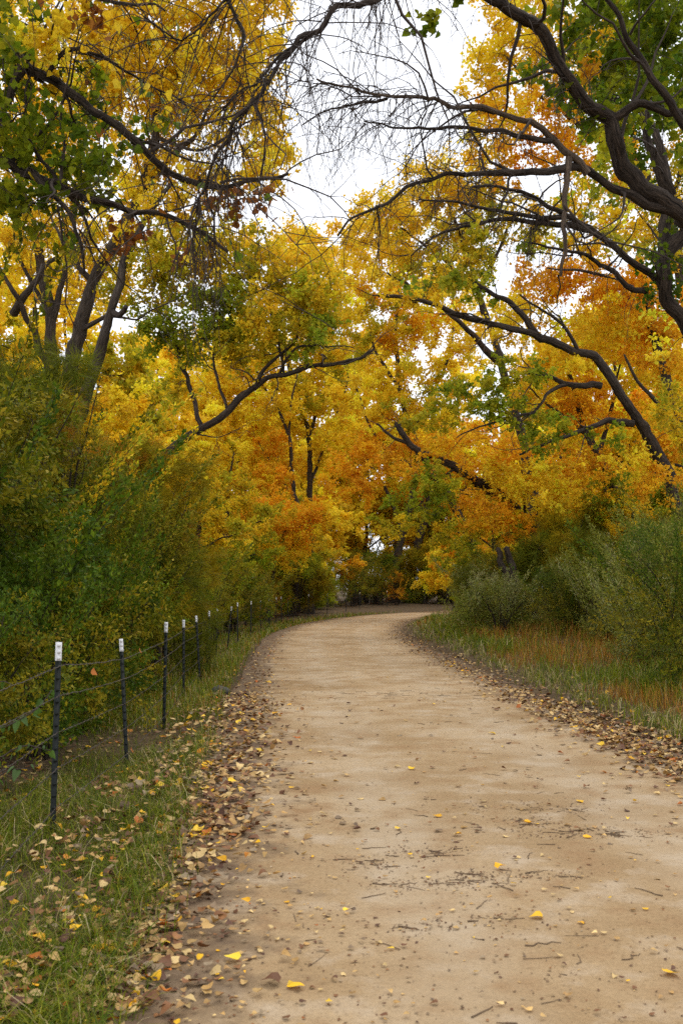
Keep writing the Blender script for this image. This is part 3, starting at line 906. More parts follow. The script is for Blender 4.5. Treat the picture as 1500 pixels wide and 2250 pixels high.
make_tree('cottonwood_tree', 'near cottonwood arching over from the right with thick dark limbs and bare drooping twigs', rb, T_R1,
          [(r1a, .092, .024), (r1b, .06, .008), (r1c, .042, .009), (r1d, .036, .016), (r1e, .024, .007), (r1f, .014, .005), (r1g, .015, .005), (r1h, .03, .006), (r1i, .05, .02), (r1j, .022, .005), (r1k, .014, .005), (r1m, .05, .03)],
          [(1330, 60, 11.5, 130, 80, .9, 'leafgreen', 1.1), (1430, 170, 11.5, 110, 100, .9, 'leafgreen', 1.1), (1380, 300, 12.2, 90, 60, .7, 'lime', .6), (1240, 130, 11.3, 80, 70, .7, 'leafgreen', .6), (1290, 250, 10.6, 60, 40, .4, 'leafgreen', .8), (1220, 210, 10.5, 50, 35, .4, 'leafgreen', .7), (1450, 40, 11.5, 90, 80, .9, 'leafgreen', .8),
           (980, 20, 9, 60, 30, .3, 'leafgreen', .25), (1460, 300, 11.4, 70, 60, .7, 'leafgreen', .6), (1300, 180, 11.6, 60, 60, .7, 'orange', .3), (1400, 420, 11.8, 100, 50, .8, 'gold', .3), (1500, -180, 11, 250, 160, 1.5, 'leafgreen', .7)],
          131, leaf=.075, lai=2.1, shape='heart', per=28, bark=M_BARKN, trunk_r=(.33, .11), tw=.004, cl=.26, dead=(2, 3),
          droop=[(r1e, 83, .4, 1.5, .0048), (r1f, 21, .4, 1.2, .0042), (r1a[-4:], 35, .4, 1.5, .0048), (r1j, 54, .4, 1.4, .0048), (r1k, 13, .3, 1.0, .0042), (r1b[4:], 48, .3, 1.1, .0048), (r1c[3:], 59, .4, 1.3, .0048), (r1g, 21, .3, 1.0, .0042), (r1h, 45, .3, 1.1, .0042), (r1a[3:9], 35, .4, 1.3, .0048)])

# --- second tree on the right
r2b = ground_pt(6.9, 16)
r2t = [r2b] + PX([(1700, 1150, 16), (1660, 950, 15.8), (1580, 800, 15.5), (1510, 725, 15.2), (1468, 655, 15), (1455, 560, 15), (1470, 430, 15.2), (1440, 300, 15.5), (1390, 180, 16)])
r2l = [(PX([(1490, 690, 15.1), (1450, 625, 15), (1410, 590, 14.9), (1340, 535, 14.8), (1270, 490, 14.6), (1200, 452, 14.4), (1120, 420, 14.2), (1040, 410, 14)]), .07, .015), (PX([(1420, 640, 15), (1380, 628, 14.8), (1320, 580, 14.6), (1260, 555, 14.4), (1160, 535, 14.2)]), .05, .012),
       (PX([(1300, 505, 14.7), (1180, 490, 14.4), (1050, 490, 14.1), (960, 520, 14), (900, 560, 13.8)]), .05, .01), (PX([(1240, 475, 14.5), (1120, 470, 14.2), (1010, 445, 14), (920, 440, 13.8)]), .04, .01), (PX([(1470, 430, 15.2), (1420, 300, 15), (1400, 200, 15)]), .1, .03),
       (PX([(1460, 560, 15), (1530, 480, 15), (1570, 400, 15)]), .1, .05)]
make_tree('cottonwood_tree', 'dark-limbed cottonwood at the right edge with long grey branches bowing to the left', r2b, r2t, r2l,
          [(1450, 600, 15.2, 60, 60, .8, 'green', .8), (1400, 480, 16, 90, 60, 1, 'yellowgreen', .6), (1300, 430, 16, 90, 50, 1, 'lime', .5), (1180, 520, 14.5, 80, 35, .7, 'lime', .5), (1010, 560, 14, 90, 45, .7, 'yellowgreen', .7), (930, 610, 13.9, 70, 35, .6, 'lime', .5),
           (1090, 460, 14.3, 80, 30, .7, 'yellowgreen', .5), (1480, 470, 15.3, 70, 80, .9, 'green', .6), (1400, 180, 16, 120, 110, 1.2, 'green', .7), (1480, 720, 15.3, 50, 60, .8, 'gold', .5)],
          132, leaf=.075, lai=2.8, per=40, bark=M_BARKN, trunk_r=(.2, .04), cl=.35,
          droop=[(r2l[0][0][3:], 40, .4, 1.4, .006), (r2l[2][0], 44, .4, 1.4, .005), (r2l[3][0], 34, .4, 1.4, .005), (r2l[1][0], 22, .3, 1.1, .005)])

# --- arching trunk on the right
r3b = ground_pt(8.6, 25)
r3t = [r3b] + PX([(1510, 1220, 25), (1494, 1130, 25), (1466, 1050, 25), (1432, 980, 24.8), (1402, 922, 24.5), (1362, 865, 24.2), (1322, 800, 24), (1262, 768, 23.8), (1190, 742, 23.5), (1105, 716, 23.2), (1025, 696, 23), (920, 664, 22.6), (830, 650, 22.4)])
r3l = [(PX([(1180, 738, 23.5), (1145, 690, 23.4), (1105, 660, 23.4), (1042, 622, 23.2)]), .08, .04), (PX([(1268, 770, 23.8), (1235, 712, 23.6), (1190, 680, 23.4), (1140, 648, 23.2)]), .05, .02), (PX([(1320, 848, 24.1), (1245, 842, 23.8), (1175, 820, 23.4), (1120, 828, 23)]), .08, .02),
       (PX([(1245, 842, 23.8), (1200, 868, 23.4), (1170, 905, 23.2), (1080, 930, 22.8), (1000, 960, 22.5)]), .05, .012), (PX([(1390, 930, 24.4), (1335, 925, 24), (1280, 945, 23.6), (1200, 975, 23.2), (1140, 1000, 23)]), .09, .02), (PX([(1105, 716, 23.2), (1020, 690, 22.8), (960, 690, 22.5)]), .03, .01)]
make_tree('cottonwood_tree', 'arching cottonwood at the right whose ridged trunk bows over the shrubs toward the road', r3b, r3t, r3l,
          [(1000, 600, 23, 80, 40, 1, 'yellowgreen', .8), (900, 640, 22.5, 90, 40, 1, 'gold', .8), (1060, 630, 23.3, 60, 30, .8, 'lime', .7), (1130, 820, 23, 90, 35, .9, 'lime', .9), (1050, 870, 22.8, 130, 35, 1, 'lime', .9), (1150, 900, 23.2, 110, 40, 1, 'lime', .8),
           (960, 900, 22.5, 80, 40, 1, 'yellowgreen', .8), (1180, 960, 23, 70, 35, .9, 'lime', .7), (1480, 900, 24.8, 50, 60, 1, 'yellowgreen', .8), (1230, 800, 23.7, 60, 30, .8, 'gold', .4), (1440, 1060, 24.4, 70, 50, .8, 'orange', .7), (1380, 1010, 24.2, 60, 45, .7, 'gold', .5), (1330, 960, 23.8, 60, 30, .7, 'lime', .5)],
          133, leaf=.08, lai=2.6, per=45, trunk_r=(.2, .035), cl=.42, bark=M_BARKN)

# --- leaning trunk low on the right
r4b = ground_pt(7.2, 33)
r4t = [r4b] + PX([(1225, 1260, 33), (1195, 1195, 33), (1150, 1140, 33), (1100, 1090, 32.5), (1050, 1058, 32), (1000, 1030, 32), (940, 1000, 32), (900, 975, 32), (870, 930, 32)])
r4l = [(PX([(1100, 1090, 32.5), (1060, 1085, 32), (1010, 1085, 31.5)]), .05, .015), (PX([(1150, 1140, 33), (1150, 1080, 32.6), (1140, 1010, 32.4)]), .06, .02), (PX([(1000, 1030, 32), (960, 1060, 31.5), (920, 1110, 31)]), .05, .015), (PX([(900, 975, 32), (860, 960, 32), (830, 930, 32)]), .06, .03)]
make_tree('cottonwood_tree', 'slanting cottonwood trunk low on the right hung with orange and yellow leaves', r4b, r4t, r4l,
          [(1050, 985, 31.5, 120, 60, 1.5, 'orange'), (1120, 1040, 31.5, 110, 50, 1.4, 'gold'), (1190, 1090, 32, 90, 55, 1.3, 'gold', .8), (1040, 1120, 31.5, 80, 50, 1.2, 'orange', .9), (930, 1100, 31, 80, 45, 1.2, 'lime'), (870, 1160, 31, 70, 35, 1.1, 'yellowgreen', .9), (960, 1060, 31, 60, 40, 1, 'lime', .8),
           (1130, 1150, 32, 60, 40, 1, 'orange', .7), (900, 1020, 32, 80, 40, 1.2, 'orange', .6), (1230, 1150, 32, 70, 40, 1.1, 'yellowgreen', .7), (1000, 1170, 31.5, 60, 40, 1, 'yellowgreen', .6)],
          134, leaf=.095, lai=2.6, per=50, trunk_r=(.3, .08), cl=.5, bark=M_BARKN)
r5b = ground_pt(9.8, 34)
make_tree('cottonwood_tree', 'straight dark trunk leaning left behind the arching cottonwood, orange leaves', r5b,
          [r5b] + PX([(1395, 1200, 34), (1372, 1130, 34), (1342, 1060, 34), (1312, 1000, 34), (1288, 955, 34), (1260, 860, 34), (1240, 760, 34)]),
          [(PX([(1312, 1000, 34), (1340, 900, 34), (1360, 800, 34)]), .1, .03), (PX([(1288, 955, 34), (1220, 900, 33.6), (1160, 850, 33)]), .08, .02)],
          [(1300, 900, 34, 100, 70, 2, 'orange'), (1250, 780, 34, 110, 70, 2, 'gold'), (1350, 720, 34, 110, 80, 2, 'orange'), (1290, 1020, 33.5, 90, 60, 1.6, 'orange', .7), (1340, 1090, 33.5, 60, 60, 1.3, 'lime', .9), (1180, 850, 34, 80, 70, 1.8, 'gold', .8), (1430, 800, 34, 90, 80, 2, 'gold')],
          135, leaf=.105, lai=2.8, per=55, trunk_r=(.24, .06), cl=.6)
r6b = ground_pt(11.4, 30)
make_tree('cottonwood_tree', 'orange cottonwood at the far right with twin upright trunks behind the arching one', r6b,
          [r6b] + PX([(1560, 1100, 30), (1500, 960, 30), (1470, 850, 30), (1440, 760, 30), (1420, 650, 30), (1400, 560, 30)]),
          [(PX([(1500, 960, 30), (1440, 880, 29.6), (1400, 840, 29.4), (1370, 780, 29.2)]), .1, .03), (PX([(1420, 650, 30), (1300, 600, 29.5), (1200, 590, 29)]), .08, .02), (PX([(1540, 1050, 30), (1460, 1010, 29.6), (1430, 1060, 29.5)]), .06, .02)],
          [(1300, 620, 30, 120, 55, 1.7, 'orange'), (1190, 610, 30, 80, 50, 1.6, 'orange', .9), (1410, 650, 30, 100, 65, 1.7, 'orange'), (1150, 700, 30, 90, 60, 1.6, 'gold'), (1330, 710, 30, 100, 60, 1.6, 'gold', .9), (1450, 760, 30, 80, 70, 1.6, 'orange'), (1460, 1020, 29.6, 70, 70, 1.3, 'orange', .6), (1470, 920, 29.8, 60, 60, 1.3, 'gold', .8)],
          136, leaf=.1, lai=2.9, per=55, trunk_r=(.3, .08), cl=.55)
r7b = ground_pt(10.6, 31)
make_tree('cottonwood_tree', 'tall cottonwood with orange and green crown filling the upper right corner', r7b,
          [r7b] + PX([(1530, 1100, 31), (1520, 800, 31), (1495, 600, 31), (1460, 480, 31), (1400, 360, 31), (1350, 250, 31), (1330, 100, 31), (1320, -100, 31)]),
          [(PX([(1400, 360, 31), (1280, 280, 30.5), (1180, 200, 30), (1110, 120, 30)]), .12, .03), (PX([(1350, 250, 31), (1430, 130, 31), (1480, 20, 31)]), .1, .03), (PX([(1460, 480, 31), (1500, 360, 31), (1530, 250, 31)]), .1, .04), (PX([(1330, 100, 31), (1230, 20, 31), (1150, -60, 31)]), .09, .03)],
          [(1130, 120, 30, 100, 90, 1.8, 'gold'), (1180, 270, 30, 120, 90, 1.8, 'orange'), (1080, 280, 30, 70, 70, 1.5, 'gold', .8), (1250, 90, 30.5, 110, 90, 1.8, 'gold'), (1390, 80, 31, 120, 110, 2, 'lime'), (1440, 230, 31, 100, 100, 1.8, 'green'), (1330, 230, 31, 100, 80, 1.8, 'lime', .9), (1480, 400, 31, 80, 80, 1.6, 'yellowgreen', .8),
           (1330, 340, 30.6, 90, 50, 1.5, 'orange', .7), (1150, -60, 30.5, 140, 80, 2, 'gold'), (1350, -100, 31, 160, 110, 2.2, 'lime'), (1060, 190, 30, 50, 70, 1.3, 'gold', .7), (1090, 370, 30, 90, 40, 1.4, 'orange', .5), (1400, 480, 31, 100, 60, 1.6, 'gold', .8), (1300, 430, 31, 90, 60, 1.6, 'gold', .8), (1200, 480, 31, 90, 50, 1.5, 'yellowgreen', .7), (1450, 560, 31, 70, 50, 1.5, 'yellowgreen', .7), (1250, 540, 31, 90, 40, 1.5, 'gold', .7)],
          137, leaf=.105, lai=2.8, per=60, trunk_r=(.36, .06), cl=.6)


# --- woods beyond: four kinds of tree, copied
def wood_tree(name, label, seed, h, spread, pals, lean, leaf):
    rng = np.random.default_rng(seed)
    b = np.zeros(3)
    top = np.array([lean[0], lean[1], h * .86])
    trunk = [b, top * np.array([.1, .1, .25]) + rng.normal(0, .15, 3) * (1, 1, 0), top * np.array([.45, .45, .55]) + rng.normal(0, .3, 3) * (1, 1, 0), top]
    tp = smooth_path(trunk, .4)
    limbs, blobs = [], []
    nb = 7
    for i in range(nb):
        t = .2 + .62 * i / nb
        a = tp[int(t * (len(tp) - 1))]
        ang = i * 2.4 + rng.uniform(-.5, .5)
        ln = spread * rng.uniform(.7, 1.1) * (1 - .35 * t)
        d = np.array([math.cos(ang), math.sin(ang), rng.uniform(.25, .8)])
        e = a + d * ln
        limbs.append(([a, (a + e) / 2 + (0, 0, .12 * ln), e], .09 * (1.2 - t), .02))
        blobs.append((e, np.array([spread * .42, spread * .42, spread * .34]), pals[rng.integers(0, len(pals))], 1.2))
        blobs.append(((a * .4 + e * .6) + (0, 0, .6), np.array([spread * .38, spread * .38, spread * .3]), pals[rng.integers(0, len(pals))], .8))
    blobs.append((top, np.array([spread * .45, spread * .45, spread * .5]), pals[0], 1.0))
    return make_tree(name, label, b, trunk, limbs, blobs, seed, leaf, 2.1, 'kite', 'trees in the woods beyond the bend', trunk_r=(.24, .05), per=85, cl=.7, world=False, nsides=7)


protos = [wood_tree('cottonwood_tree', '', 201, 14, 4.2, ['gold', 'yellow', 'gold'], (1.5, .5), .165),
          wood_tree('cottonwood_tree', '', 202, 12, 4.0, ['gold', 'orange', 'yellow'], (-1.6, .3), .165),
          wood_tree('cottonwood_tree', '', 203, 15, 4.4, ['yellow', 'yellowgreen', 'gold'], (.4, -.6), .165),
          wood_tree('cottonwood_tree', '', 204, 10, 3.6, ['gold', 'yellowgreen', 'lime'], (2.0, .2), .165),
          wood_tree('young_tree', '', 205, 5.6, 2.1, ['yellowgreen', 'gold', 'lime'], (.7, .2), .1),
          wood_tree('young_tree', '', 206, 5.0, 2.0, ['gold', 'orange', 'yellow'], (-.6, .3), .1)]
WHAT = ['golden cottonwood', 'orange-gold cottonwood', 'yellow-green cottonwood', 'mixed gold and green cottonwood', 'yellow-green young tree', 'golden young tree']
wr = random.Random(9)
seen = {}
far_spots = [  # x, y, kind, scale
    (-11, 33, 0, .95), (-9.5, 40, 1, .85), (-6.5, 36, 3, .75), (-13, 46, 2, 1.0), (-7, 55, 1, .85), (-3.5, 62, 0, .8), (11.5, 60, 1, .95), (14, 48, 0, 1.0), (17, 42, 1, 1.05),
    (13.5, 38, 3, .95), (19, 56, 2, 1.0), (10, 92, 1, 1.2), (2, 96, 2, 1.2), (-6, 84, 0, 1.2), (-14, 70, 1, 1.2), (18, 88, 0, 1.3), (-18, 56, 0, 1.2), (26, 66, 1, 1.2), (24, 44, 0, 1.0), (-3, 120, 1, 1.5), (14, 118, 0, 1.5), (-20, 105, 2, 1.4), (34, 98, 1, 1.4),
    (-15, 30, 2, .9), (16, 30, 1, .8), (-11, 62, 3, 1.0), (-24, 80, 1, 1.3), (-32, 96, 0, 1.5), (44, 84, 0, 1.4), (7, 106, 3, 1.5), (-10, 100, 1, 1.4), (22, 108, 1, 1.5), (12, 70, 1, .8), (-1.2, 76, 1, .55), (-2.6, 64, 0, .45), (-5.2, 58, 0, .5), (9.5, 70, 1, .5), (8.6, 86, 3, .6), (7.6, 54, 1, .42), (-5.6, 38, 1, .42),
    (-5.5, 44, 0, .55), (-7.5, 30, 1, .6), (-4.2, 68, 1, .7), (9.2, 46, 1, .55), (11.5, 36, 0, .5), (9.5, 34, 1, .38), (13, 33, 1, .5), (11.5, 27, 0, .42), (7.2, 47, 3, .5), (10, 54, 0, .6), (15, 36, 0, .75), (-9, 26, 0, .6), (-6.3, 50, 1, .6), (13, 84, 1, .7)]
far_spots = [(x, y, k, s) if s > .65 else (x, y, 4 + i % 2, s * 2.1) for i, (x, y, k, s) in enumerate(far_spots)]
far_spots += [(-5, 92, 0, 1.7), (1, 97, 2, 1.8), (6, 100, 0, 1.8), (11, 96, 0, 1.7), (-11, 86, 2, 1.6), (17, 92, 0, 1.7), (-16, 76, 0, 1.5), (22, 80, 2, 1.6), (-12, 58, 0, 1.3), (-8.5, 64, 2, 1.25), (14.5, 64, 0, 1.3), (-4.8, 76, 0, 1.3), (13, 52, 2, 1.1), (-8.5, 36, 0, .85), (-12, 38, 2, 1.0), (-10, 50, 0, 1.0), (-2.4, 72, 4, 1.2), (-4.6, 52, 4, 1.1), (10.6, 64, 4, 1.3), (7.0, 62, 5, 1.0), (12.2, 44, 4, 1.2), (10.2, 38, 5, 1.2), (-5.2, 34, 4, .9)]
PLACE = ['behind the left shrubs', 'between the fence and the far woods', 'past the bend of the road', 'beyond the right bank', 'deep in the woods at the centre']
for i, (x, y, k, s) in enumerate(far_spots):
    first = not any(f[2] == k for f in far_spots[:i])
    o = protos[k] if first else copy_tree(protos[k])
    o.location = ground_pt(x, y) - np.array([0, 0, .05])
    o.scale = (s, s, s * wr.uniform(.92, 1.1))
    o.rotation_euler = (0, 0, wr.uniform(0, 6.28))
    px = 750 + x / y * FPX
    side = 'at the left edge' if px < 150 else 'left of centre' if px < 600 else 'at the centre' if px < 900 else 'right of centre' if px < 1250 else 'at the right edge'
    dist = ('low, among the shrubs' if y < 60 else 'low, by the road end') if k > 3 else 'just behind the shrubs' if y < 38 else 'in the middle distance' if y < 60 else 'beyond the bend' if y < 85 else 'in the far woods'
    lab = f'{WHAT[k]} {dist}, {side}'
    seen.setdefault(lab, []).append((y, o))
for lab, lst in seen.items():
    for n_, (y, o) in enumerate(sorted(lst, key=lambda a: a[0])):
        o['label'] = lab if len(lst) == 1 else lab + ', ' + ('nearest', 'second nearest', 'third nearest', 'fourth nearest', 'fifth nearest')[n_] + f' of {len(lst)}'




# ------------------------------------------------------------------ shrubs
def make_shrub(name, label, base, h, r, kind, pals, seed, leaf=.05, lai=3.0, group=None, stems=9, per=60, lean=(0, 0), top=None, shape=None, cat='shrub', low=.12, strands=20, wands=0):
    rng = np.random.default_rng(seed)
    base = np.asarray(base, float)
    root = thing(name, label, cat, base, group)
    sk = Skel()
    st_mb, lf_mb = MB(), MB()
    for i in range(stems):
        a = 2 * PI * i / stems + rng.uniform(-.3, .3)
        rr = r * rng.uniform(.35, .85)
        hh = h * rng.uniform(.65, .95)
        p0 = base + np.array([math.cos(a) * .15, math.sin(a) * .15, -.03])
        p3 = base + np.array([math.cos(a) * rr + lean[0], math.sin(a) * rr + lean[1], hh])
        p1 = base + np.array([math.cos(a) * rr * .25, math.sin(a) * rr * .25, hh * .4])
        p2 = base + np.array([math.cos(a) * rr * .62 + lean[0] * .5, math.sin(a) * rr * .62 + lean[1] * .5, hh * .75])
        p = smooth_path([p0, p1, p2, p3], .15, .02, rng)
        rad = np.linspace(.012 + .006 * h, .004, len(p))
        tube(st_mb, p, rad, 5)
        sk.add(p, rad)
    # long upright shoots that stand clear of the body
    wand = []
    for i in range(wands):
        a, q = rng.uniform(0, 2 * PI), r * rng.uniform(.15, 1.0) ** .6
        z0 = h * rng.uniform(.2, .5)
        p0 = base + np.array([math.cos(a) * q * .7, math.sin(a) * q * .7, z0])
        d_ = unit(np.array([math.cos(a) * .45, math.sin(a) * .45, 1]) + rng.normal(0, .16, 3))
        L = h * rng.uniform(.45, .8)
        p = smooth_path([p0, p0 + d_ * L * .5, p0 + d_ * L + np.array([math.cos(a), math.sin(a), 0]) * .12 * L], .1, .01, rng)
        tube(st_mb, p, np.linspace(.006, .002, len(p)), 3)
        sk.add(p, np.full(len(p), .004))
        wand.append(p)
    # leaf masses: uneven lobes over the whole body
    nb = 16
    blobs = []
    for i in range(nb):
        a, zz = rng.uniform(0, 2 * PI), rng.uniform(low, 1) ** .8
        q = r * (.85 * math.sin(PI * min(.95, .25 + .62 * zz))) * rng.uniform(.5, 1)
        c = base + np.array([math.cos(a) * q + lean[0] * zz, math.sin(a) * q + lean[1] * zz, h * zz * .92])
        blobs.append((c, np.array([1, 1, .9]) * r * rng.uniform(.28, .46), pals[rng.integers(0, len(pals))], 1.0))
    tw = MB()
    if kind == 'leafy':
        grow(sk, tw, lf_mb, blobs, rng, leaf, lai * .32, shape or 'oval', per, .003, lift=.1, axis_w=.9, cl=.34)
        for p in wand:
            m = int(30 * len(p) * .1 / .1 * (.05 / leaf) * .5)
            k = rng.integers(len(p) // 6, len(p), m)
            tg = unit(np.gradient(p, axis=0))
            add_leaves(lf_mb, p[k] + rng.normal(0, .03, (m, 3)), leaf * rng.uniform(.7, 1.2, m), pick(pals[rng.integers(0, len(pals))], m, rng), rng, shape or 'oval', tg[k], 1.2)
        lf_mb.build('foliage', M_SHRUB, root, base, False, 'stuff')
    else:                                              # feathery plumes
        pos, ax, cc = [], [], []
        for c, rb_, key, f in blobs:
            n = int(lai * 9 * rb_[0] / .4)
            pts = c + unit(rng.normal(0, 1, (n, 3))) * rb_ * rng.uniform(0, 1, (n, 1)) ** .4
            for q in pts:
                k = sk.near(q)
                a = sk.p[k].copy()
                L = np.linalg.norm(q - a)
                if L < .08:
                    continue
                m = 6
                t = np.linspace(0, 1, m)[:, None]
                mid = (a + q) / 2 + np.array([0, 0, .25 * L])
                path = (1 - t) ** 2 * a + 2 * t * (1 - t) * mid + t ** 2 * q
                tube(tw, path, np.linspace(min(sk.r[k], .007), .002, m), 3)
                sk.add(path[2:], np.full(m - 2, .004))
                dirn = unit(path[-1] - path[-3])
                s = strands
                tt = rng.uniform(.25, 1.0, s)
                idx = np.clip((tt * (m - 1)).astype(int), 0, m - 2)
                fr = (tt * (m - 1) - idx)[:, None]
                pp = path[idx] * (1 - fr) + path[idx + 1] * fr
                pos.append(pp + rng.normal(0, .02, pp.shape))
                ax.append(unit(dirn * 1.0 + rng.normal(0, .45, (s, 3)) + np.array([0, 0, .15])))
                cc.append(.5 * pick(key, 1, rng) + .5 * pick(key, s, rng))
        pos, ax, cc = np.concatenate(pos), np.concatenate(ax), np.concatenate(cc)
        # every strand forks into three finer ones
        pos3 = np.concatenate([pos, pos + ax * .06, pos + ax * .11])
        ax3 = unit(np.concatenate([ax, ax + rng.normal(0, .4, ax.shape), ax + rng.normal(0, .4, ax.shape)]))
        add_leaves(lf_mb, pos3, leaf * 4.2 * rng.uniform(.5, 1.2, len(pos3)), np.tile(cc, (3, 1)), rng, 'strand', ax3, 6.0)
        lf_mb.build('foliage', M_SHRUB, root, base, False, 'stuff')
    st_mb2 = st_mb
    st_mb2.build('stem', M_BARKN, root, base, True, 'stuff')
    if tw.v:
        tw.build('twigs', M_TWIG, root, base, True, 'stuff')
    return root


GS = 'shrubs behind the fence'
GR = 'shrubs on the right bank'
GE = 'bushes across the end of the road'
SH = {}
SPEC = [  # key, name, label, x, y, height, radius, kind, palettes, leaf, density, shape, group, low
    ('a', 'olive_shrub', 'olive-green small-leaved shrub nearest the camera behind the fence', -3.75, 9.3, 3.5, 1.5, 'leafy', ['olive', 'olive', 'green'], .066, 4.4, 'oval', GS, .32),
    ('b', 'olive_shrub', 'tall olive shrub rising above the nearest one at the left edge', -4.4, 12.2, 4.3, 1.8, 'leafy', ['olive', 'olive', 'yellowgreen', 'olive'], .07, 4.2, 'oval', GS, .15),
    ('c', 'tamarisk_shrub', 'feathery olive and rust tamarisk plume crowning the left shrubs', -4.1, 14.2, 5.2, 1.5, 'plume', ['tam', 'rust', 'tamgreen', 'tamgreen'], .06, 3.4, '', GS, .4),
    ('d', 'willow_shrub', 'brightest green rounded shrub behind the fence', -3.75, 14.2, 2.9, 1.3, 'leafy', ['brightgreen', 'brightgreen', 'olive'], .06, 4.2, 'oval', GS, .12),
    ('e', 'olive_shrub', 'yellow-flecked olive shrub between the bright green one and the rust tamarisk', -4.3, 17.4, 3.6, 1.6, 'leafy', ['olive', 'brightgreen', 'olive'], .08, 4.0, 'oval', GS, .12),
    ('f', 'tamarisk_shrub', 'rust-orange feathery tamarisk below the leaning trunk', -3.9, 21.0, 4.6, 1.75, 'plume', ['rust', 'tam', 'tam'], .065, 3.4, '', GS, .2),
    ('g', 'tamarisk_shrub', 'weeping green tamarisk arching toward the fence', -3.6, 18.8, 2.5, 1.25, 'plume', ['tamgreen', 'tam', 'tamgreen'], .06, 3.2, '', GS, .12),
    ('h', 'willow_shrub', 'yellow-green bush beyond the weeping tamarisk', -4.0, 27, 2.6, 1.4, 'leafy', ['lime', 'tam', 'olive'], .075, 3.2, 'tri', GS, .1),
    ('i', 'willow_shrub', 'grey-green bush behind the middle of the fence', -4.6, 38, 3.2, 1.9, 'leafy', ['sage', 'green', 'sage'], .1, 3.0, 'tri', GS, .1),
    ('j', 'tamarisk_shrub', 'golden feathery tamarisk before the far trunks', -2.6, 58, 5.2, 2.2, 'plume', ['tam', 'lime', 'tam'], .13, 2.0, '', GS, .12),
    ('k', 'small_bush', 'small red-brown bush against the fence by the bend', -3.6, 50, 1.7, 1.0, 'leafy', ['brown', 'rust'], .09, 2.6, 'tri', GS, .12),
    ('m', 'olive_shrub', 'dark low shrub filling under the olive shrub at the left edge', -3.5, 11.3, 1.9, 1.2, 'leafy', ['green', 'olive', 'olive', 'green'], .058, 4.2, 'oval', GS, .1),
    ('n', 'silver_willow', 'large silver-leaved willow thicket on the right bank', 7.0, 20.5, 2.4, 2.1, 'leafy', ['silver', 'sage', 'olive', 'sage'], .066, 2.6, 'lance', GR, .12),
    ('o', 'silver_willow', 'green-grey willow at the right edge nearest the camera', 6.6, 15.8, 2.0, 1.3, 'leafy', ['sage', 'olive', 'green'], .055, 3.0, 'lance', GR, .12),
    ('p', 'silver_willow', 'pale silver sage bush beside the inside of the bend', 4.2, 27, 1.6, 1.25, 'leafy', ['silver', 'silver', 'sage'], .065, 3.4, 'lance', GR, .12),
    ('q', 'silver_willow', 'broad sage-green willow behind the pale silver bush', 5.7, 31, 2.4, 1.9, 'leafy', ['sage', 'olive'], .085, 3.2, 'tri', GR, .12),
    ('r', 'tamarisk_shrub', 'drooping green tamarisk over the dark stumps on the right', 6.5, 30.5, 3.3, 1.7, 'plume', ['tamgreen', 'tamgreen', 'tam'], .085, 2.4, '', GR, .4),
    ('s', 'willow_shrub', 'tall sage-green bush across the end of the road', 2.0, 83.5, 4.2, 2.8, 'leafy', ['sage', 'lime', 'olive'], .14, 3.0, 'tri', GE, .05),
    ('t', 'small_bush', 'bright orange bush by the last fence posts', 4.3, 80, 2.6, .9, 'leafy', ['orange', 'rust'], .13, 2.6, 'tri', GE, .1),
]
for n_, (key, nm, lab, x, y, h, r, kind, pals, leaf, lai, shp, grp, low) in enumerate(SPEC):
    SH[key] = make_shrub(nm, lab, ground_pt(x, y), h, r, kind, pals, 301 + n_, leaf=leaf, lai=lai, shape=shp, group=grp, low=low, wands=30 if nm == 'silver_willow' else 8 if kind == 'leafy' else 0)
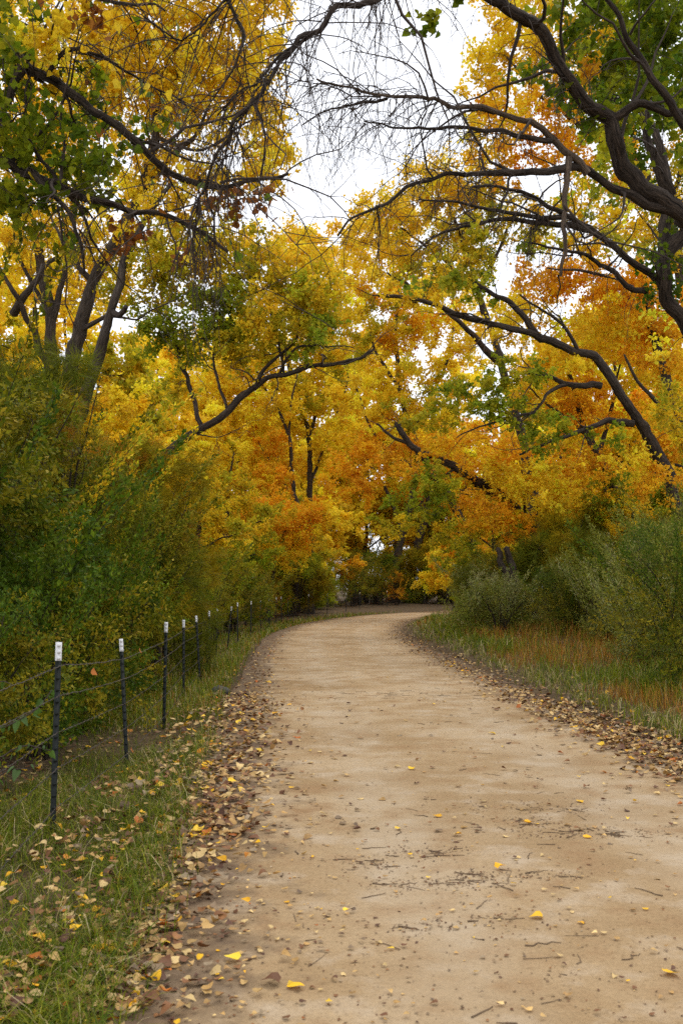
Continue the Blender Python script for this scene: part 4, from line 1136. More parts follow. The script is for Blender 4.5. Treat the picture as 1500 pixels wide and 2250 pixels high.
COPY = [  # source, x, y, scale, height scale, label, group
    ('a', -3.9, 16.2, .7, .7, 'dark shrub behind the third and fourth fence posts', GS),
    ('b', -7.2, 16, 1.1, 1.1, 'dense olive thicket deep behind the left shrubs', GS),
    ('b', -6.4, 20, 1.1, 1.0, 'olive thicket behind the rust tamarisk', GS),
    ('e', -5.6, 23.5, 1.1, 1.0, 'green shrub behind the rust tamarisk and leaning trunk', GS),
    ('a', -5.6, 10.5, 1.2, 1.2, 'olive shrub at the very left edge behind the nearest one', GS),
    ('f', -6.0, 26, 1.1, 1.15, 'rust tamarisk standing back from the fence', GS),
    ('g', -4.4, 23.5, 1.0, 1.2, 'low green tamarisk beyond the weeping one', GS),
    ('h', -4.1, 32.5, 1.1, 1.0, 'yellow-green bush farther along the fence', GS),
    ('i', -5.0, 46, 1.2, 1.2, 'grey-green bush behind the young orange tree', GS),
    ('i', -3.6, 66, 1.3, 1.2, 'dusky bush left of the golden tamarisk', GS),
    ('j', -1.9, 69, .65, .5, 'low yellow tamarisk plume leaning over the far fence', GS),
    ('e', -7.5, 33, 1.5, 1.2, 'wide green thicket behind the middle fence', GS),
    ('h', -8.5, 40, 1.8, 1.3, 'broad yellow-green thicket far behind the fence', GS),
    ('n', 8.2, 25, 1.0, 1.15, 'tall willow behind the silver thicket by the arching trunk', GR),
    ('n', 6.7, 25.5, .75, .8, 'grey-green willow at the foot of the slanting trunk', GR),
    ('o', 7.2, 16.6, 1.15, 1.2, 'willow between the two right-edge willows', GR),
    ('o', 7.6, 19.5, 1.6, 1.4, 'willow filling behind the right-edge thicket', GR),
    ('q', 6.4, 38.5, .85, .85, 'sage bush at the far inside of the road bend', GR),
    ('q', 9.5, 42, 1.3, 1.25, 'wide sage bush far behind the slanting trunk', GR),
    ('q', 10.5, 30, 1.2, 1.3, 'sage willow to the right of the dark twin stumps', GR),
    ('r', 9.0, 34, 1.1, 1.2, 'green tamarisk behind the orange slanting tree', GR),
    ('r', 4.9, 33.5, .8, .7, 'small green tamarisk left of the stumps', GR),
    ('r', 13, 27, 1.3, 1.3, 'green tamarisk at the far right under orange leaves', GR),
    ('s', -.9, 77.5, .9, .8, 'olive bush behind the last fence posts', GE),
    ('s', 9.0, 85, 1, .9, 'bush at the right of the road end', GE),
    ('s', 8.5, 60, .9, .8, 'wide dusky bush under the trunks at the centre', GE),
    ('s', -3.5, 80, 1.2, 1.2, 'thicket far left of the road end', GE),
    ('s', 13.5, 76, 1.3, 1.2, 'thicket far right of the road end', GE),
    ('s', -9, 74, 1.4, 1.3, 'thicket in the woods left of the bend', GE),
    ('s', 2, 98, 2.2, 2.4, 'tall thicket closing the woods at the centre', GE),
    ('s', -10, 96, 2.2, 2.4, 'tall thicket closing the woods at the left', GE),
    ('s', 13, 100, 2.2, 2.4, 'tall thicket closing the woods at the right', GE),
    ('s', 25, 92, 2.2, 2.4, 'tall thicket beyond the right bank', GE),
    ('h', -4.0, 54, 1.5, 1.1, 'yellow-green bush just past the young orange tree', GS),
    ('q', -1.9, 70, 1.1, .9, 'sage bush behind the fence where it turns right', GS),
    ('h', 1.2, 78, 1.8, 1.5, 'yellow-green bush behind the fence at the far turn', GE),
    ('j', 6.8, 84, 1.0, .9, 'golden tamarisk past the right end of the fence', GE),
    ('q', 6.4, 46, 1.0, 1.0, 'sage bush on the inside of the bend under slanting trunks', GR),
    ('h', 8.2, 50, 1.5, 1.2, 'yellow-green bush among trunks right of the bend', GR),
    ('b', -4.1, 15.6, .85, .9, 'full olive shrub in front of the tamarisk plume', GS),
    ('a', -3.9, 19.6, .9, .95, 'olive shrub before the rust tamarisk', GS),
    ('o', 4.75, 13.4, .95, 1.0, 'loose green willow at the right edge standing out in the grass', GR),
    ('p', 4.9, 16.4, .8, .9, 'small silver bush in the grass near the right edge', GR),
    ('m', -2.85, 8.0, .75, .8, 'low dark bush close behind the wire between the first two posts', GS),
    ('m', -3.0, 10.0, .9, .9, 'low dark bush close behind the second post', GS),
    ('m', -3.3, 12.6, 1.0, 1.05, 'rounded dark green bush close behind the third post', GS),
    ('m', -3.35, 14.6, .9, .95, 'low dark bush close behind the fourth post', GS),
    ('d', -3.45, 16.8, .75, .65, 'small bright green bush close behind the fifth post', GS),
    ('m', -2.75, 6.6, .6, .7, 'small dark bush at the left edge behind the first post', GS),
    ('p', 6.0, 22.5, 1.0, 1.1, 'small silver bush left of the large silver thicket', GR),
    ('o', 7.2, 23.3, 1.1, 1.0, 'green-grey bush behind the small silver one', GR),
    ('p', 7.5, 18.2, 1.2, 1.3, 'silver bush in front of the large thicket at the right', GR),
    ('o', 5.7, 25.5, .85, .8, 'loose green willow before the pale silver bush', GR),
    ('p', 5.0, 34, 1.2, 1.2, 'silver bush at the inside of the bend', GR),
    ('o', 8.6, 21.8, 1.5, 1.5, 'tall green willow over the large silver thicket', GR),
    ('h', 3.0, 80.0, 1.4, 1.0, 'pale yellow-green bush right behind the last posts', GE),
    ('h', .9, 75.6, 1.4, 1.1, 'pale yellow-green bush behind the fence left of the last posts', GE),
    ('q', 6.2, 84.5, 1.1, 1.0, 'sage bush just past the last post', GE),
    ('h', 5.9, 87, 1.7, 1.1, 'pale yellow-green bush at the far end of the fence', GE),
    ('h', 8.4, 83, 1.8, 1.2, 'yellow-green bush closing the road end at the right', GE),
    ('j', 4.0, 88, .9, .8, 'golden tamarisk among the old trunks at the road end', GE),
    ('d', -3.95, 23.4, .9, .75, 'small green bush between the weeping tamarisk and the yellow-green bush', GS),
    ('h', -3.85, 30, .9, .85, 'yellow-green bush fourth along the fence', GS),
    ('d', -3.9, 36, 1.2, .9, 'green bush beside the fence before the bend', GS),
    ('h', -3.7, 41, 1.1, .9, 'pale yellow-green bush beside the fence at the bend', GS),
    ('i', -3.3, 60, .9, .8, 'grey-green bush left of the turning fence', GS),
    ('h', -3.0, 67, 1.2, .9, 'yellow-green bush behind the turning fence', GS),
    ('d', 2.6, 82, 1.9, 1.5, 'green bush behind the last white-tipped posts', GE),
    ('s', 5.5, 110, 2.4, 2.2, 'farthest thicket seen between the central trunks', GE),
    ('q', 12, 66, 1.3, 1.2, 'sage bush beyond the inside of the bend', GE),
    ('s', 16, 58, 1.3, 1.3, 'thicket behind the sage bushes on the right', GE),
    ('s', 19, 46, 1.4, 1.4, 'thicket far behind the arching trunk', GE),
    ('s', 22, 34, 1.3, 1.4, 'thicket at the far right edge of the woods', GE),
    ('s', -14, 40, 1.5, 1.4, 'thicket behind the left cottonwoods', GE),
    ('s', -15, 60, 1.8, 1.6, 'thicket in the far left woods', GE),
]
cr = random.Random(4)
for key, x, y, sc1, sc2, lab, grp in COPY:
    o = copy_tree(SH[key])
    o.location = ground_pt(x, y)
    o.rotation_euler = (0, 0, cr.uniform(0, 6.28))
    o.scale = (sc1, sc1, sc2)
    tag(o, lab, 'shrub', grp)

# dark twin stump under the tamarisk
sb = P(1125, 1292, 28.5); sb[2] = ground_pt(sb[0], 28.5)[2]
rngs = np.random.default_rng(41)
st = thing('tree_stump', 'dark twin stump under the drooping tamarisk on the right', 'stump', sb)
for pts, r0 in (([(1128, 1300, 28.5), (1112, 1262, 28.5), (1100, 1235, 28.6), (1094, 1205, 28.7)], .13), ([(1134, 1300, 28.5), (1128, 1262, 28.5), (1116, 1230, 28.6), (1112, 1205, 28.6)], .14)):
    mb = MB(); p, r = limb_path(PX(pts), r0, r0 * .55, rngs); tube(mb, p, r, 9, rngs, .05)
    mb.build('trunk', M_BARKN, st, sb, True)

# ------------------------------------------------------------------ fence
FENCE = [(-1.53, 3.1, 0), (-634, 6.2, 1), (-470, 9.35, 1), (-390, 11.7, 1), (-346, 15, 1), (-310, 18, 1), (-289, 21.2, 1), (-274, 24, 1), (-250, 26.6, 1), (-227, 29.5, 1), (-199, 33.5, 1), (-177, 37.5, 1), (-158, 41.5, 1), (-144, 45, 1), (-131, 48.5, 1),
         (-117, 52.5, 1), (-73, 57, 1), (-31, 62.5, 1), (10, 67.5, 1), (40, 71, 1), (100, 76.5, 1), (182, 82, 1)]
M_POST = mat_plain('post_green_paint', (.008, .011, .009), .6, 0, .4, 30, .25)
M_TIP = mat_plain('post_white_paint', (.6, .6, .6), .5, 0, .12, 60, .4)
for n_ in M_TIP.node_tree.nodes:
    if n_.type == 'VALTORGB':                          # chipped to bare metal in places
        e_ = n_.color_ramp.elements
        e_[0].position, e_[0].color = .27, (.12, .1, .08, 1)
        e_[1].position = .33
M_WIRE = mat_plain('rusted_wire', (.10, .085, .075), .55, .6, .4, 60, .5)
M_STONE = mat_plain('dark_stone', (.07, .065, .06), .85, 0, .4, 14, .3, .6)
POST_XY = np.array([(a if f == 0 else a / FPX * y, y) for a, y, f in FENCE])
POST_Z = ground_z(POST_XY[:, 0], POST_XY[:, 1])
PH = 1.2


def tee(z0, z1, s=1.0):
    """T-section: flange across, web behind."""
    w, t, d = .0185 * s, .0035 * s, .034 * s
    prof = np.array([(-w, 0), (w, 0), (w, t), (t * .6, t), (t * .6, d), (-t * .6, d), (-t * .6, t), (-w, t)])
    n = len(prof)
    v = np.concatenate([np.c_[prof, np.full(n, z0)], np.c_[prof, np.full(n, z1)]])
    j = np.arange(n)
    q = np.stack([j, (j + 1) % n, (j + 1) % n + n, j + n], -1)
    caps = np.array([(0, 1, 2, 7), (3, 4, 5, 6)])
    return v, np.concatenate([q, caps + n])


def stud_mesh():
    v = np.array([(-.008, -.012, -.007), (.008, -.012, -.007), (.008, -.012, .007), (-.008, -.012, .007), (-.011, 0, -.01), (.011, 0, -.01), (.011, 0, .01), (-.011, 0, .01)])
    q = np.array([(0, 1, 2, 3), (0, 4, 5, 1), (1, 5, 6, 2), (2, 6, 7, 3), (3, 7, 4, 0)])
    return v, q


fence = thing('wire_fence', 'barbed wire fence on dark steel posts with white tips along the left verge', 'fence', (POST_XY[0, 0], POST_XY[0, 1], POST_Z[0]))
forg = np.array([POST_XY[0, 0], POST_XY[0, 1], POST_Z[0]])
mb = MB(); v, q = tee(-.15, PH - .116); mb.add(v, quad=q); post_me = mb.mesh('post', M_POST)
mb = MB(); v, q = tee(PH - .115, PH, 1.08); mb.add(v, quad=q); tip_me = mb.mesh('white_tip', M_TIP)
mb = MB(); v, q = stud_mesh()
for k in range(14):
    mb.add(v + (0, 0, .1 + k * .073), quad=q)
stud_me = mb.mesh('studs', M_POST)
mb = MB()
for k in range(3):
    mb.add(v + (0, -.0005, PH - .1 + k * .04), quad=q)
tipstud_me = mb.mesh('tip_studs', M_TIP)
fr = np.random.default_rng(77)
POST_TOP = []
for i, (x, y) in enumerate(POST_XY):
    p = bpy.data.objects.new('post', post_me); COL.objects.link(p); p.parent = fence
    p.location = (x - forg[0], y - forg[1], POST_Z[i] - forg[2])
    tilt = fr.normal(0, .026, 2)
    if i == 8:
        tilt = np.array([0, .13])
    if i == 1:
        tilt = np.array([.0, .035])
    p.rotation_euler = (tilt[0], tilt[1], fr.normal(.75, .25))
    p.scale = (1, 1, fr.uniform(.97, 1.03))
    POST_TOP.append(tilt)
    white = i not in (15,)
    subs = [('white_tip', tip_me)] if white else []
    if i < 9:
        subs += [('studs', stud_me), ('tip_studs', tipstud_me)]
    for nm, me in subs:
        c = bpy.data.objects.new(nm, me); COL.objects.link(c); c.parent = p
        if 'stud' in nm:
            c['kind'] = 'stuff'
for h in (1.03, .85, .63, .41, .17):
    mb = MB()
    path = []
    for i in range(len(POST_XY) - 1):
        a = np.array([POST_XY[i, 0] + POST_TOP[i][1] * h + .02, POST_XY[i, 1] - .01, POST_Z[i] + h])
        b = np.array([POST_XY[i + 1, 0] + POST_TOP[i + 1][1] * h + .02, POST_XY[i + 1, 1] - .01, POST_Z[i + 1] + h])
        n = 14 if i < 6 else 5
        t = np.linspace(0, 1, n, endpoint=False)[:, None]
        s = a * (1 - t) + b * t
        s[:, 2] -= 4 * fr.uniform(.003, .012) * (t * (1 - t))[:, 0]
        s[1:, 2] += fr.normal(0, .002, n - 1)
        path.append(s)
    path = np.concatenate(path)
    w1 = path[:80]
    tube(mb, path, .0019, 3)
    # second twisted strand and barbs on the near spans
    s = smooth_path(w1, .03)
    ph = np.arange(len(s)) * 1.1
    tube(mb, s + np.c_[np.cos(ph) * .003, np.zeros(len(s)), np.sin(ph) * .003], .0016, 3)
    for k in range(6, len(s), 5):
        for _ in range(2):
            e = unit(fr.normal(0, 1, 3)) * .014
            tube(mb, np.array([s[k] - e, s[k], s[k] + e]), [.0008, .0016, .0008], 3)
    mb.build('wire_strand', M_WIRE, fence, forg, True)


# ------------------------------------------------------------------ grass
def along(s, d):
    x = np.interp(s, CS, CL[:, 0]) + np.interp(s, CS, CN[:, 0]) * d
    y = np.interp(s, CS, CL[:, 1]) + np.interp(s, CS, CN[:, 1]) * d
    return x, y


S0 = float(np.interp(0, CL[:, 1], CS))                 # arc length beside the camera


def grass(name, label, x, y, h, cols, seed, wid=.0032, bend=.55):
    rng = np.random.default_rng(seed)
    n = len(x)
    z = surf_z(x, y) - .01
    base = np.c_[x, y, z]
    a = rng.uniform(0, 2 * PI, n)
    out = np.c_[np.cos(a), np.sin(a), np.zeros(n)]
    side = np.c_[-np.sin(a), np.cos(a), np.zeros(n)]
    b = (bend * rng.uniform(.25, 1.6, n))[:, None]
    H = h[:, None]
    up = np.array([0, 0, 1.0])
    p1 = base + out * H * b * .22 + up * H * .48
    p2 = base + out * H * b * .75 + up * H * (.86 - .12 * b)
    p3 = base + out * H * b * 1.25 + up * H * (1.0 - .3 * b)
    w = (wid * rng.uniform(.6, 1.3, n) * np.maximum(1, y / 11.0))[:, None]
    v = np.stack([base - side * w, base + side * w, p1 - side * w * .85, p1 + side * w * .85, p2 - side * w * .5, p2 + side * w * .5, p3], 1)
    i = np.arange(n)[:, None] * 7
    t = i + np.array([[4, 5, 6]])
    if y.min() < 7:
        q = np.concatenate([i + np.array([[0, 1, 3, 2]]), i + np.array([[2, 3, 5, 4]])], 1).reshape(-1, 4)
        qc = np.repeat(cols, 2, 0)
    else:
        q, qc = i + np.array([[0, 1, 5, 4]]), cols
    mb = MB()
    mb.add(v.reshape(-1, 3), tri=t, quad=q, tcol=cols, qcol=qc)
    o = mb.build(name, M_GRASS, kind='stuff')
    tag(o, label, 'grass', kind='stuff')


GC = s2l([(104, 120, 14), (84, 106, 12), (122, 128, 18), (70, 90, 12), (136, 134, 30)])
STRAW = s2l([(186, 168, 112), (164, 144, 92), (200, 184, 136)])
RUSTC = s2l([(170, 112, 40), (152, 96, 32), (182, 130, 52), (140, 104, 38)])


def clumpy(rng, n, s0, s1, d0, d1, power=1.0, spread=.09, per=9):
    k = max(1, n // per)
    u = rng.uniform(0, 1, k)
    s = 1.0 / (1.0 / s0 + u * (1.0 / s1 - 1.0 / s0)) if power == 1.0 else s0 + (s1 - s0) * u
    d = rng.uniform(d0, d1, k)
    s = np.repeat(s, per); d = np.repeat(d, per)
    f = np.maximum(1, s / 12)
    return s + rng.normal(0, spread, len(s)) * f, d + rng.normal(0, spread, len(s)) * f


rg = np.random.default_rng(500)
# left verge
s, d = clumpy(rg, 36000, 2.6, 12, -3.5, -2.0)
dens = sm((-d - HALF - .0 - .12 * noise2(s, s * 0, 1.6, 61)) / .35) * (.3 + .7 * (noise2(s * 1.0, d * 1.0, 2.4, 21) > -.2))
k = rg.uniform(0, 1, len(s)) < dens
s, d = s[k], d[k]
x, y = along(S0 + s, d)
hh = rg.uniform(.05, .2, len(x)) * (1 + .4 * noise2(x, y, 2.0, 22))
c = GC[rg.integers(0, 5, len(x))] * np.exp(rg.normal(0, .2, (len(x), 1))) * .88
st_ = rg.uniform(0, 1, len(x)) < .09
c[st_] = STRAW[rg.integers(0, 3, st_.sum())]
grass('grass', 'soft green grass on the left verge in the foreground', x, y, hh, c, 51, wid=.0022, bend=.9)
s, d = clumpy(rg, 20000, 12, 60, -4.3, -2.2)
k = rg.uniform(0, 1, len(s)) < sm((-d - HALF - .2) / .35)
s, d = s[k], d[k]
x, y = along(S0 + s, d)
hh = rg.uniform(.07, .28, len(x)) * (1 + .4 * noise2(x, y, .8, 23))
c = GC[rg.integers(0, 5, len(x))] * np.exp(rg.normal(0, .15, (len(x), 1))) * 1.1
st_ = rg.uniform(0, 1, len(x)) < .22
c[st_] = np.concatenate([STRAW, RUSTC])[rg.integers(0, 7, st_.sum())]
grass('grass', 'taller grass along the fence toward the bend', x, y, hh, c, 52, wid=.003)
# right bank
s, d = clumpy(rg, 46000, 7.0, 48, 2.2, 6.5)
k = rg.uniform(0, 1, len(s)) < sm((d - HALF - .25 - .2 * noise2(s, s * 0, 1.3, 31)) / .4)
s, d = s[k], d[k]
x, y = along(S0 + s, d)
rust = (noise2(x * 1.0, y * .55, 1.1, 32) + .35 * noise2(x, y, 4, 33) + .3 * sm((d - 2.7) / 1.2) > .14) & (d > 2.55)
hh = rg.uniform(.12, .5, len(x)) * (.8 + .35 * noise2(x, y, 1.1, 34)) * (.45 + .55 * sm((d - 2.3) / 1.1))
g = ~rust
c = GC[rg.integers(0, 5, len(x))] * np.exp(rg.normal(0, .15, (len(x), 1))) * 1.1
st_ = rg.uniform(0, 1, len(x)) < np.where(d < 2.75, .3, .07)
c[st_] = STRAW[rg.integers(0, 3, st_.sum())]
grass('grass', 'lush green grass on the right bank beside the road', x[g], y[g], hh[g], c[g], 53, wid=.0032, bend=.7)
c2 = RUSTC[rg.integers(0, 4, len(x))] * np.exp(rg.normal(0, .2, (len(x), 1)))
mixg = rg.uniform(0, 1, len(x)) < .38
c = np.where(mixg[:, None], c, c2)
grass('grass', 'rust-brown dry grass in patches on the right bank', x[rust], y[rust], hh[rust] * 1.05, c[rust], 54, wid=.0028, bend=.5)
# thin undergrowth behind the fence
s, d = clumpy(rg, 5000, 4.5, 30, -6.5, -3.7)
x, y = along(S0 + s, d)
k = noise2(x, y, 1.6, 41) > -.05
x, y = x[k], y[k]
c = GC[rg.integers(0, 5, len(x))] * .9 * np.exp(rg.normal(0, .2, (len(x), 1)))
grass('grass', 'thin weeds under the shrubs behind the fence', x, y, rg.uniform(.1, .5, len(x)), c, 55, wid=.0035)


# ------------------------------------------------------------------ fallen leaves
def curled(seed):
    r = np.random.default_rng(seed)
    o = [(0, 0), (.3, -.06), (.5, .16), (.42, .45), (.2, .75), (0, 1.0), (-.2, .75), (-.42, .45), (-.5, .16), (-.3, -.06)]
    mid = [(0, .3), (0, .65)]
    v = np.array([(a, b, 0) for a, b in o + mid], float)
    v[:, 1] -= .42
    cu, cv = r.uniform(-.2, .75), r.uniform(-.35, .5)
    v[:, 2] = cu * v[:, 0] ** 2 * 1.8 + cv * v[:, 1] ** 2 * 1.2 + r.normal(0, .03, len(v))
    v[:, 2] -= v[:, 2].min()
    v[:, 0] *= r.uniform(.8, 1.0)
    f = np.array([(0, 1, 10), (1, 2, 10), (2, 3, 10), (3, 11, 10), (3, 4, 11), (4, 5, 11), (5, 6, 11), (6, 7, 11), (7, 10, 11), (7, 8, 10), (8, 9, 10), (9, 0, 10)])
    return v, f


NV = 12
VAR = [curled(900 + i) for i in range(NV)]
LC = {'tan': s2l([(194, 158, 98), (178, 140, 82), (206, 176, 118), (166, 130, 80)]), 'brown': s2l([(122, 82, 50), (104, 68, 44), (140, 96, 56), (92, 62, 44)]),
      'yellow': s2l([(232, 180, 34), (222, 164, 24), (238, 196, 60)]), 'grey': s2l([(132, 110, 84), (110, 90, 70), (152, 132, 104)]), 'orange': s2l([(186, 106, 34), (170, 92, 30), (206, 130, 40)])}
KEYS = list(LC)
rl = np.random.default_rng(600)


def inv(n, s0, s1):
    u = rl.uniform(0, 1, n)
    return 1.0 / (1.0 / s0 + u * (1.0 / s1 - 1.0 / s0))


zones = []   # s, d, zone, weights over KEYS
n = 2400; s = inv(n, 3.6, 70); zones.append((s, -(HALF + .02 + .26 * sm((8 - s) / 3.5) + rl.normal(0, .2, n) + .15 * noise2(s, s * 0, 1.6, 61)), 0, (.42, .36, .05, .14, .03)))
n = 1150; s = inv(n, 2.8, 60); zones.append((s, -(HALF + rl.uniform(.1, 1.1, n)), 0, (.36, .4, .1, .08, .06)))
n = 1200; s = 5.5 + rl.uniform(0, 9, n); zones.append((s, -(HALF + .3 + rl.normal(0, .3, n)), 0, (.52, .26, .06, .12, .04)))
n = 4200; s = inv(n, 7.5, 60); zones.append((s, HALF + .1 + rl.normal(0, .24, n) + .15 * noise2(s, s * 0, 1.4, 62), 1, (.5, .28, .04, .15, .03)))
n = 800; s = inv(n, 2.7, 55); zones.append((s, rl.uniform(-HALF, HALF, n), 2, (.46, .34, .06, .14, .0)))
n = 1200; s = inv(n, 2.7, 55); zones.append((s, np.sign(rl.normal(0, 1, n)) * (HALF - np.abs(rl.normal(0, .5, n))), 2, (.44, .34, .05, .15, .02)))
n = 2600; s = inv(n, 5.2, 40); zones.append((s, -(HALF + rl.uniform(1.2, 4.5, n)), 3, (.3, .42, .08, .12, .08)))
n = 2500; s = inv(n, 38, 75); zones.append((s, rl.uniform(-HALF - 1.5, HALF + 1.5, n), 2, (.4, .36, .12, .04, .08)))
n = 250; s = inv(n, 7.5, 40); zones.append((s, HALF + rl.uniform(.3, 3, n), 1, (.45, .1, .35, .05, .05)))
A = []
for s, d, z, w in zones:
    x, y = along(S0 + s, d)
    kk = rl.choice(5, len(s), p=np.array(w) / sum(w))
    A.append(np.c_[x, y, np.full(len(s), z), kk, d])
# leaves that catch the eye in the photograph: px, py, colour, size
SPECIAL = [(415, 1850, 2, .085, 'bright yellow leaf in the brown litter left of the road, nearest the first post', 0), (440, 1848, 2, .08, 'bright yellow leaf standing beside another in the left litter', 0), (905, 1698, 2, .075, 'yellow leaf flat on the road near its middle', 2), (1080, 1617, 2, .075, 'yellow-orange leaf on the sandy road right of centre', 2),
           (960, 1804, 2, .06, 'small yellow leaf alone mid-road', 2), (1178, 2032, 2, .06, 'small bright yellow folded leaf on the right foreground of the road', 2), (1475, 2160, 2, .07, 'pale yellow leaf at the right edge in the foreground', 2), (652, 1626, 4, .08, 'curled orange-brown leaf on the left half of the road', 2), (632, 1604, 1, .085, 'curled dark brown leaf on the left half of the road', 2),
           (595, 2178, 1, .075, 'curled dark brown leaf in the foreground of the road', 2), (650, 2186, 2, .065, 'pale yellow leaf beside a curled brown one in the foreground', 2), (510, 2126, 2, .065, 'yellow-tipped leaf in the left foreground of the road', 2), (1100, 1925, 2, .06, 'yellow leaf lying on twig debris', 2), (1158, 1820, 2, .065, 'yellow leaf above the right debris line', 2),
           (402, 1696, 2, .075, 'yellow leaf on the left verge past the first post', 0), (184, 1846, 2, .06, 'yellow leaf in grass at the foot of the first post', 0), (285, 2100, 4, .075, 'tan-orange upright leaf in the left foreground grass', 0), (236, 2104, 2, .06, 'small yellow leaf half hidden in foreground grass', 0), (25, 2208, 4, .07, 'orange-brown leaf in the bottom left grass', 0),
           (155, 2196, 4, .07, 'orange leaf in the bottom left grass beside tan ones', 0), (375, 2078, 1, .085, 'dark brown upright leaf where grass meets sand', 0), (440, 1900, 0, .08, 'pale tan leaf on litter by the verge', 0)]
for px, py, kk, sz, lab, z in SPECIAL:
    Y = CAM_H * FPX / (py - HOR)
    A.append(np.array([[(px - 750) * Y / FPX, Y, z, kk, 0]]))
A = np.concatenate(A)
nsp = len(SPECIAL)
x, y, zone, key, dlat = A.T
zone, key = zone.astype(int), key.astype(int)
size = rl.uniform(.03, .078, len(x))
size[zone == 2] *= np.where(y[zone == 2] < 6, .55, .72)
size[y < 6] *= .76
size[-nsp:] = [q[3] * .85 for q in SPECIAL]
size[-nsp:] = [q[3] for q in SPECIAL]
# litter is broken up finer on the trodden road
z = surf_z(x, y)
lift_ = np.where(zone == 0, rl.uniform(0, .03, len(x)), rl.uniform(0, .012, len(x)))
lift_[(zone == 0) & (np.abs(dlat) > HALF + .45)] += rl.uniform(0, .06)
z = z + lift_ + .002
tilt = np.where(np.isin(zone, (0, 1, 3)), rl.normal(0, .35, len(x)), rl.normal(0, .12, len(x)))
tilt2 = rl.normal(0, .25, len(x)) * np.where(zone == 2, .5, 1)
yaw = rl.uniform(0, 2 * PI, len(x))
var = rl.integers(0, NV, len(x))
colr = np.array([LC[KEYS[k]][rl.integers(0, len(LC[KEYS[k]]))] for k in key]) * np.exp(rl.normal(0, .12, (len(x), 1)))
colr[-nsp:] = np.clip(colr[-nsp:] * 1.1, 0, .9)


def rot(ax, ay, az):
    ca, sa, cb, sb_, cc, sc_ = np.cos(ax), np.sin(ax), np.cos(ay), np.sin(ay), np.cos(az), np.sin(az)
    R = np.empty((len(ca), 3, 3))
    R[:, 0, 0] = cc * cb; R[:, 0, 1] = cc * sb_ * sa - sc_ * ca; R[:, 0, 2] = cc * sb_ * ca + sc_ * sa
    R[:, 1, 0] = sc_ * cb; R[:, 1, 1] = sc_ * sb_ * sa + cc * ca; R[:, 1, 2] = sc_ * sb_ * ca - cc * sa
    R[:, 2, 0] = -sb_; R[:, 2, 1] = cb * sa; R[:, 2, 2] = cb * ca
    return R


ppx = 750 + x / y * FPX
ppy = HOR + (CAM_H - z) / y * FPX
inview = (ppx > 15) & (ppx < 1485) & (ppy < 2240)
show = np.where(inview, size / y, 0)
show[zone == 3] *= .3
show[-nsp:] = 10
order = show.argsort()[::-1]
single = np.zeros(len(x), bool)
single[order[:300]] = True
R = rot(tilt, tilt2, yaw)
mb = MB()
for i in range(NV):
  for far_ in (False, True):
    m = (var == i) & ~single & ((y > 14) == far_)
    v0, f0 = VAR[i] if not far_ else (VAR[i][0][[0, 3, 5, 7]], np.array([(0, 1, 2), (0, 2, 3)]))
    v = np.einsum('nij,kj->nki', R[m], v0) * size[m][:, None, None] + np.stack([x, y, z], -1)[m][:, None]
    f = (np.arange(m.sum())[:, None, None] * len(v0) + f0[None]).reshape(-1, 3)
    mb.add(v.reshape(-1, 3), tri=f, tcol=np.repeat(colr[m], len(f0), 0))
tag(mb.build('leaf_litter', M_LITTER, smooth=False), 'brown, tan and yellow leaf litter along both road edges', 'leaf litter', kind='stuff')
leaf_me = []
for v0, f0 in VAR:
    mb = MB(); mb.add(v0, tri=f0); leaf_me.append(mb.mesh('fallen_leaf', M_LITTER_O))
ZL = {0: 'on the left verge', 1: 'on the right road edge', 2: 'on the sandy road', 3: 'behind the fence'}
CW = {'tan': 'tan leaf', 'brown': 'brown leaf', 'yellow': 'yellow leaf', 'grey': 'grey-brown leaf', 'orange': 'orange-brown leaf'}
for i in np.nonzero(single)[0]:
    o = bpy.data.objects.new('fallen_leaf', leaf_me[var[i]])
    COL.objects.link(o)
    o.location = (x[i], y[i], z[i])
    o.rotation_euler = (tilt[i], tilt2[i], yaw[i])
    o.scale = [size[i]] * 3
    o.color = (*colr[i], 1)
    if i >= len(x) - nsp:
        tag(o, SPECIAL[i - (len(x) - nsp)][4], 'leaf', 'fallen cottonwood leaves')
    else:
        far = 'in near foreground' if y[i] < 3.9 else 'in foreground' if y[i] < 5 else 'beside the first post' if y[i] < 7 else 'farther along'
        sz_ = 'small' if size[i] < .05 else 'large' if size[i] > .068 else 'middling'
        cu = 'curled' if np.ptp(VAR[var[i]][0][:, 2]) > .22 else 'flat'
        ou = abs(dlat[i]) - HALF
        wh = ZL[zone[i]] if zone[i] else 'at the sandy edge of the left verge' if ou < .15 else 'in the litter strip of the left verge' if ou < .5 else 'in the grass of the left verge'
        tag(o, f'{sz_} {cu} {CW[KEYS[key[i]]]} {wh} {far}', 'leaf', 'fallen cottonwood leaves')

# leaves caught on the fence
for seg, t_, h_, dx, lab in ((1, .42, .85, 0, 'crumpled orange-brown leaf caught on the second wire between the first posts'), (2, .25, 1.03, 0, 'small orange leaf caught on the top wire past the second post'), (2, -.02, .17, .03, 'orange leaf at the foot of the second post')):
    xy = POST_XY[seg] * (1 - t_) + POST_XY[seg + 1] * t_
    pts = (xy[0] + .02 + dx, xy[1] - .03, POST_Z[seg] + h_ + .03)
    o = bpy.data.objects.new('caught_leaf', leaf_me[3]); COL.objects.link(o)
    o.location = pts; o.rotation_euler = (1.1, .5 - seg * .4, .9 * seg); o.scale = [.07, .055, .1]
    o.color = (*s2l((176, 104, 40)), 1)
    tag(o, lab, 'leaf', 'leaves caught on the fence')

